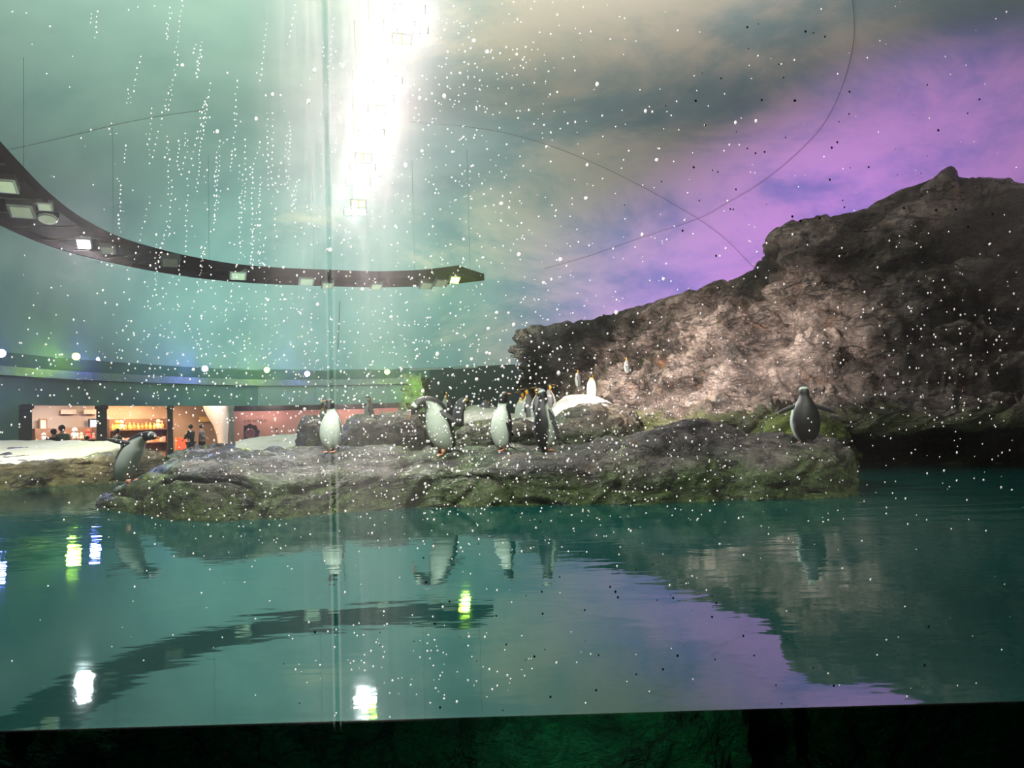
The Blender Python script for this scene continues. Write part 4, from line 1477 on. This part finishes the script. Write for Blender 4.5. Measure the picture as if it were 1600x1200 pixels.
# green lit rock pillar beside the black recess
gpil = []
for px in (622, 630, 640, 650, 660, 668):
    e = {622: 0.6, 668: 0.6}.get(px, 0.15)
    gpil.append([RIM(px, -0.5, e), RIM(px, 0.6, e - 0.1), RIM(px, 1.4, e), RIM(px, 2.4, e - 0.05), RIM(px, 3.25, e + 0.1)])
tag(rock_loft('rock_pillar', gpil, 60, 60, plain('green_rock', (0.20, 0.24, 0.12), 0.6, 0, 0.5, 3.0), amp=0.08, freq=1.5, facet=0.08, seed=50),
    'rough rock pillar lit bright green at the left of the black recess', 'rock')

# ------------------------------------------------------------------ visitors
SKIN = plain('skin', (0.50, 0.30, 0.22), 0.6)
def skin_graph(name, verts, edges, radii, mat, parent, sub=1):
    me = bpy.data.meshes.new(name)
    me.from_pydata(verts, edges, [])
    o = bpy.data.objects.new(name, me)
    col.objects.link(o)
    m_ = o.modifiers.new('skin', 'SKIN')
    for i, r in enumerate(radii):
        v = me.skin_vertices[0].data[i]
        v.radius = (r, r) if not isinstance(r, tuple) else r
    me.skin_vertices[0].data[0].use_root = True
    s_ = o.modifiers.new('sub', 'SUBSURF')
    s_.levels = sub
    dg = bpy.context.evaluated_depsgraph_get()
    me2 = bpy.data.meshes.new_from_object(o.evaluated_get(dg))
    o.modifiers.clear()
    o.data = me2
    me2.materials.clear()
    me2.materials.append(mat)
    for p in me2.polygons: p.use_smooth = True
    o.parent = parent
    return o

def person(px, off, h, yaw, coat, trous, hair, label, arm=0.0, z=FLZ):
    c = GP(px, z, off)
    root = empty('person', c, yaw, label, 'person')
    k = h / 1.7
    V = lambda x, y, zz: (x * k, y * k, zz * k)
    verts, edges, rad = [], [], []
    def add(v, r, p=None):
        verts.append(V(*v)); rad.append(r * k)
        if p is not None: edges.append((p, len(verts) - 1))
        return len(verts) - 1
    pel = add((0, 0, .93), .13)
    sp = add((0, 0, 1.12), .125, pel)
    ch = add((0, 0, 1.32), .14, sp)
    nb = add((0, 0, 1.43), .065, ch)
    nk = add((0.01, 0, 1.49), .055, nb)
    hd = add((0.02, 0, 1.58), .088, nk)
    add((0.015, 0, 1.66), .07, hd)
    for s_ in (-1, 1):
        sh = add((0, s_ * .17, 1.37), .06, ch)
        el = add((-.02 + arm * .1, s_ * .23, 1.10), .045, sh)
        wr = add((.10 + arm * .1, s_ * .22, .88 + arm * .25), .03, el)
        ha = add((.14 + arm * .1, s_ * .215, .82 + arm * .27), .032, wr)
        for q, dl in enumerate((.055, .07, .075, .07)):
            add((.16 + arm * .1 + dl * .5, s_ * (.245 - .02 * q), .82 + arm * .27 - dl), .010, ha)
        add((.19 + arm * .1, s_ * .19, .82 + arm * .27), .011, ha)
        hp = add((0, s_ * .09, .86), .10, pel)
        kn = add((.02, s_ * .10, .48), .06, hp)
        an = add((0, s_ * .10, .09), .04, kn)
        add((.14, s_ * .11, .035), .035, an)
    skin_graph('body', verts, edges, rad, SKIN, root)
    # coat
    verts, edges, rad = [], [], []
    a = add((0, 0, .80), .17); b1 = add((0, 0, 1.0), .165, a); c1 = add((0, 0, 1.2), .16, b1); d1 = add((0, 0, 1.36), .15, c1); add((0, 0, 1.44), .09, d1)
    for s_ in (-1, 1):
        sh = add((0, s_ * .17, 1.37), .082, d1); el = add((-.02 + arm * .1, s_ * .235, 1.10), .068, sh); add((.09 + arm * .1, s_ * .222, .90 + arm * .25), .052, el)
    skin_graph('coat', verts, edges, rad, coat, root)
    verts, edges, rad = [], [], []
    a = add((0, 0, .93), .145)
    for s_ in (-1, 1):
        hp = add((0, s_ * .09, .84), .115, a); kn = add((.02, s_ * .10, .48), .08, hp); add((0, s_ * .10, .12), .065, kn)
    skin_graph('trousers', verts, edges, rad, trous, root)
    bm = bmesh.new()
    bmesh.ops.create_uvsphere(bm, u_segments=16, v_segments=12, radius=.112 * k, matrix=Matrix.Translation(V(-.012, 0, 1.625)) @ Matrix.Diagonal((1, .95, 1.05, 1)))
    for v in list(bm.verts):
        if v.co.x > .055 * k and v.co.z < 1.66 * k: bm.verts.remove(v)
    bm_obj('hair', bm, hair, root, True)
    for s_ in (-1, 1):
        bm = bmesh.new()
        bmesh.ops.create_uvsphere(bm, u_segments=8, v_segments=6, radius=.011 * k, matrix=Matrix.Translation(V(.105, s_ * .032, 1.60)))
        bm_obj('eye', bm, EYE_M, root, True)
    bm = bmesh.new()
    add_tube(bm, [V(.10, 0, 1.60), V(.128, 0, 1.565), V(.105, 0, 1.555)], [.008 * k, .014 * k, .01 * k], 6)
    bm_obj('nose', bm, SKIN, root, True)
    bm = bmesh.new()
    add_box(bm, V(.103, 0, 1.53), (.01 * k, .045 * k, .009 * k))
    bm_obj('mouth', bm, gmat('red', COLS['red']), root)
    return root

HAIRK = plain('hair_black', (0.01, 0.009, 0.008), 0.5)
C_DK = plain('cloth_dark', (0.02, 0.03, 0.03), 0.9)
C_GR = plain('cloth_green', (0.09, 0.13, 0.10), 0.9)
C_GY = plain('cloth_grey', (0.17, 0.17, 0.19), 0.9)
C_BR = plain('cloth_brown', (0.10, 0.06, 0.05), 0.9)
person(84, 1.2, 1.58, R(120), C_DK, C_DK, HAIRK, 'black-haired person in dark clothes facing the shop counter', .4)
person(97, 1.0, 1.70, R(100), C_GR, C_DK, HAIRK, 'taller black-haired person in a grey green coat beside the dark-clothed one', .2)
person(184, 1.3, 1.52, R(60), C_DK, C_DK, HAIRK, 'person in dark clothes in front of the amber shelf', .5)
person(161, 1.0, 1.46, R(-40), C_GR, C_DK, HAIRK, 'short person in greenish coat by the brown pillar', .3)
person(298, 1.3, 1.62, R(160), C_DK, C_DK, HAIRK, 'person in black jacket next to the red display box', .8)
person(316, 1.2, 1.62, R(20), C_GY, C_DK, HAIRK, 'person in grey jacket left of the flared column', .8)
person(136, 1.6, 1.30, R(90), C_DK, C_BR, HAIRK, 'small person in dark clothes before the counter', .6)
person(432, 1.4, 1.32, R(170), C_BR, C_BR, HAIRK, 'small person in brown, in front of the pink wall', .3)

# ------------------------------------------------------------------ viewing glass with film, joint, droplets
GY = 2.30
m, nt, b = new_mat('viewing_glass')
nt.nodes.remove(b)
out = nt.nodes['Material Output']
pos, s = coords(nt)
tr = nt.nodes.new('ShaderNodeBsdfTransparent')
tl = nt.nodes.new('ShaderNodeBsdfTranslucent')
tl.inputs['Color'].default_value = (1.0, 0.87, 0.85, 1)
stk = tex_noise(nt, 1.0, 5, 0.6, mapping(nt, pos, (9, 1, 0.5)), 0.1)
stk2 = tex_noise(nt, 1.0, 4, 0.6, mapping(nt, pos, (60, 1, 2.5)))
bl = tex_noise(nt, 1.1, 3, 0.5, pos)
# condensation band on the pane, lamp glare veil painted in, around x=-0.5 .. 0, fading downwards
xa = maprange(nt, s.outputs[0], -0.86, -0.50, 0, 1)
xb = maprange(nt, s.outputs[0], -0.42, -0.20, 1, 0.04)
za = maprange(nt, s.outputs[2], 1.0, 1.9, 0.25, 1)
band = mathn(nt, 'MULTIPLY', mathn(nt, 'MULTIPLY', xa, xb), za)
s1 = maprange(nt, stk.outputs[0], 0.3, 0.7, 0.45, 1.0)
s2 = maprange(nt, stk2.outputs[0], 0.35, 0.7, 0.7, 1.15)
fac = mathn(nt, 'MULTIPLY', mathn(nt, 'MULTIPLY', band, s1), s2)
gen = maprange(nt, bl.outputs[0], 0.35, 0.7, 0.0, 0.014)
fac = mathn(nt, 'MULTIPLY_ADD', fac, 0.26, gen)
mx = nt.nodes.new('ShaderNodeMixShader')
nt.links.new(fac, mx.inputs[0])
nt.links.new(tr.outputs[0], mx.inputs[1])
nt.links.new(tl.outputs[0], mx.inputs[2])
nt.links.new(mx.outputs[0], out.inputs['Surface'])
GLASS = m
seam_x = P(520, 700, GY).x
for nm, x0, x1 in (('window_1', -6.5, seam_x - 0.012), ('window_2', seam_x + 0.012, 6.5)):
    bm = bmesh.new()
    vs = [bm.verts.new(v) for v in ((x0, GY, -2.0), (x1, GY, -2.0), (x1, GY, 3.7), (x0, GY, 3.7))]
    bm.faces.new(vs)
    tag(bm_obj(nm, bm, GLASS), kind='structure')
m, nt, b = new_mat('glass_joint')
b.inputs['Base Color'].default_value = (0.85, 0.85, 0.80, 1)
b.inputs['Roughness'].default_value = 0.25
nt.nodes.remove(b)
out = nt.nodes['Material Output']
tr = nt.nodes.new('ShaderNodeBsdfTransparent')
tl = nt.nodes.new('ShaderNodeBsdfTranslucent')
tl.inputs['Color'].default_value = (0.95, 0.92, 0.88, 1)
mx = nt.nodes.new('ShaderNodeMixShader')
mx.inputs[0].default_value = 0.05
nt.links.new(tr.outputs[0], mx.inputs[1])
nt.links.new(tl.outputs[0], mx.inputs[2])
nt.links.new(mx.outputs[0], out.inputs['Surface'])
JOINT = m
for x in (seam_x - 0.010, seam_x + 0.010):
    bm = bmesh.new()
    add_box(bm, (x, GY, 0.9), (0.005, 0.012, 5.6))
    tag(bm_obj('trim_4' if x < seam_x else 'trim_5', bm, JOINT), kind='structure')

m, nt, b = new_mat('lampglow')  # added scattering layer that imitates the glow around the lamps
nt.nodes.remove(b)
vs_ = nt.nodes.new('ShaderNodeVolumeScatter')
vs_.inputs['Color'].default_value = (1, 0.90, 0.90, 1)
vs_.inputs['Density'].default_value = 0.6
vs_.inputs['Anisotropy'].default_value = 0.955
nt.links.new(vs_.outputs[0], nt.nodes['Material Output'].inputs['Volume'])
bm = bmesh.new()
add_box(bm, (0, GY + 0.035, 1.86), (13, 0.05, 3.70))
tag(bm_obj('lamp_glow_layer', bm, m), 'thin added scattering layer of mist along the inside of the viewing glass', 'lampglow', kind='stuff')
m, nt, b = new_mat('droplet')
b.inputs['Base Color'].default_value = (0.9, 0.9, 0.88, 1)
b.inputs['Roughness'].default_value = 0.12
out = nt.nodes['Material Output']
tl = nt.nodes.new('ShaderNodeBsdfTranslucent')
tl.inputs['Color'].default_value = (1.0, 0.93, 0.90, 1)
tr = nt.nodes.new('ShaderNodeBsdfTransparent')
mx = nt.nodes.new('ShaderNodeMixShader')
mx.inputs[0].default_value = 0.62
nt.links.new(tr.outputs[0], mx.inputs[1])
nt.links.new(tl.outputs[0], mx.inputs[2])
nt.links.new(mx.outputs[0], out.inputs['Surface'])
DROP = m
rng = random.Random(11)
drops = []
def dd(px, py, r):
    if px < -20 or px > 1620 or py < -20 or py > 1195: return
    drops.append((px, py, r))
# vertical beaded trails at upper left
for _ in range(72):
    x = rng.gauss(335, 75); y = rng.uniform(-20, 420)
    n_ = rng.randint(3, 14); stp = rng.uniform(6, 11); dr = rng.uniform(-0.25, 0.05)
    for k in range(n_):
        dd(x + dr * k * stp + rng.gauss(0, 1.2), y + k * stp, rng.uniform(0.7, 1.5))
# spatter fields
for (cx, cy, sx, sy, n_, r0, r1) in ((560, 560, 260, 110, 1500, .6, 1.7), (700, 300, 150, 170, 420, .6, 1.8), (250, 600, 180, 60, 420, .6, 1.7), (740, 640, 120, 60, 520, .8, 2.2),
                                     (850, 720, 220, 70, 520, .6, 1.7), (1470, 580, 110, 110, 420, .7, 1.8), (480, 420, 200, 150, 420, .7, 1.5), (640, 790, 220, 40, 260, .6, 1.6),
                                     (300, 780, 130, 50, 160, .7, 1.6), (650, 1040, 110, 50, 190, .7, 1.9), (780, 90, 80, 90, 200, .6, 1.6), (1150, 700, 160, 60, 260, .6, 1.4),
                                     (1000, 250, 180, 150, 130, .6, 1.5), (700, 200, 40, 200, 160, .7, 1.5)):
    for _ in range(int(n_ * .62)): dd(rng.gauss(cx, sx), rng.gauss(cy, sy), rng.uniform(r0, r1) ** 1.0)
for _ in range(350): dd(rng.uniform(0, 1600), rng.uniform(0, 1100), rng.uniform(.5, 1.6))
for _ in range(60): dd(rng.gauss(700, 200), rng.uniform(60, 640), rng.uniform(2.2, 3.6))
vs, fs = [], []
for px, py, r in drops:
    c = P(px, py, GY)
    if c.z < 0.004 or c.z > 3.6: continue
    r *= GY / F
    el = rng.uniform(1.0, 1.5)
    b0 = len(vs)
    for q, (rr, hh_) in enumerate(((1, 0.0), (0.75, 0.4))):
        for k in range(6):
            a = 2 * pi * k / 6 + q * .5
            vs.append((c.x + cos(a) * r * rr, GY + 0.0005 + r * hh_, c.z + sin(a) * r * rr * el))
    vs.append((c.x, GY + 0.0005 + r * .55, c.z))
    for k in range(6):
        fs.append((b0 + k, b0 + (k + 1) % 6, b0 + 6 + (k + 1) % 6, b0 + 6 + k))
        fs.append((b0 + 6 + k, b0 + 6 + (k + 1) % 6, b0 + 12))
tag(mesh_obj('water_droplets', vs, fs, DROP), 'countless small pale water droplets clinging to the viewing glass', 'water drops', kind='stuff')
# dark dirt specks
vs, fs = [], []
for _ in range(150):
    if rng.random() < .6: px, py = rng.gauss(1300, 170), rng.gauss(260, 110)
    else: px, py = rng.gauss(950, 260), rng.gauss(960, 90)
    c = P(px, py, GY)
    if c.z < 0.01: continue
    r = rng.uniform(.7, 2.0) * GY / F
    b0 = len(vs)
    for k in range(6):
        a = 2 * pi * k / 6
        vs.append((c.x + cos(a) * r, GY + 0.0006, c.z + sin(a) * r * 1.2))
    vs.append((c.x, GY + 0.001 + r * .5, c.z))
    for k in range(6): fs.append((b0 + k, b0 + (k + 1) % 6, b0 + 6))
m = plain('dirt_speck', (0.06, 0.05, 0.06), 0.8)
tag(mesh_obj('dirt_specks', vs, fs, m), 'scattered small dark dirt specks on the viewing glass', 'dirt', kind='stuff')
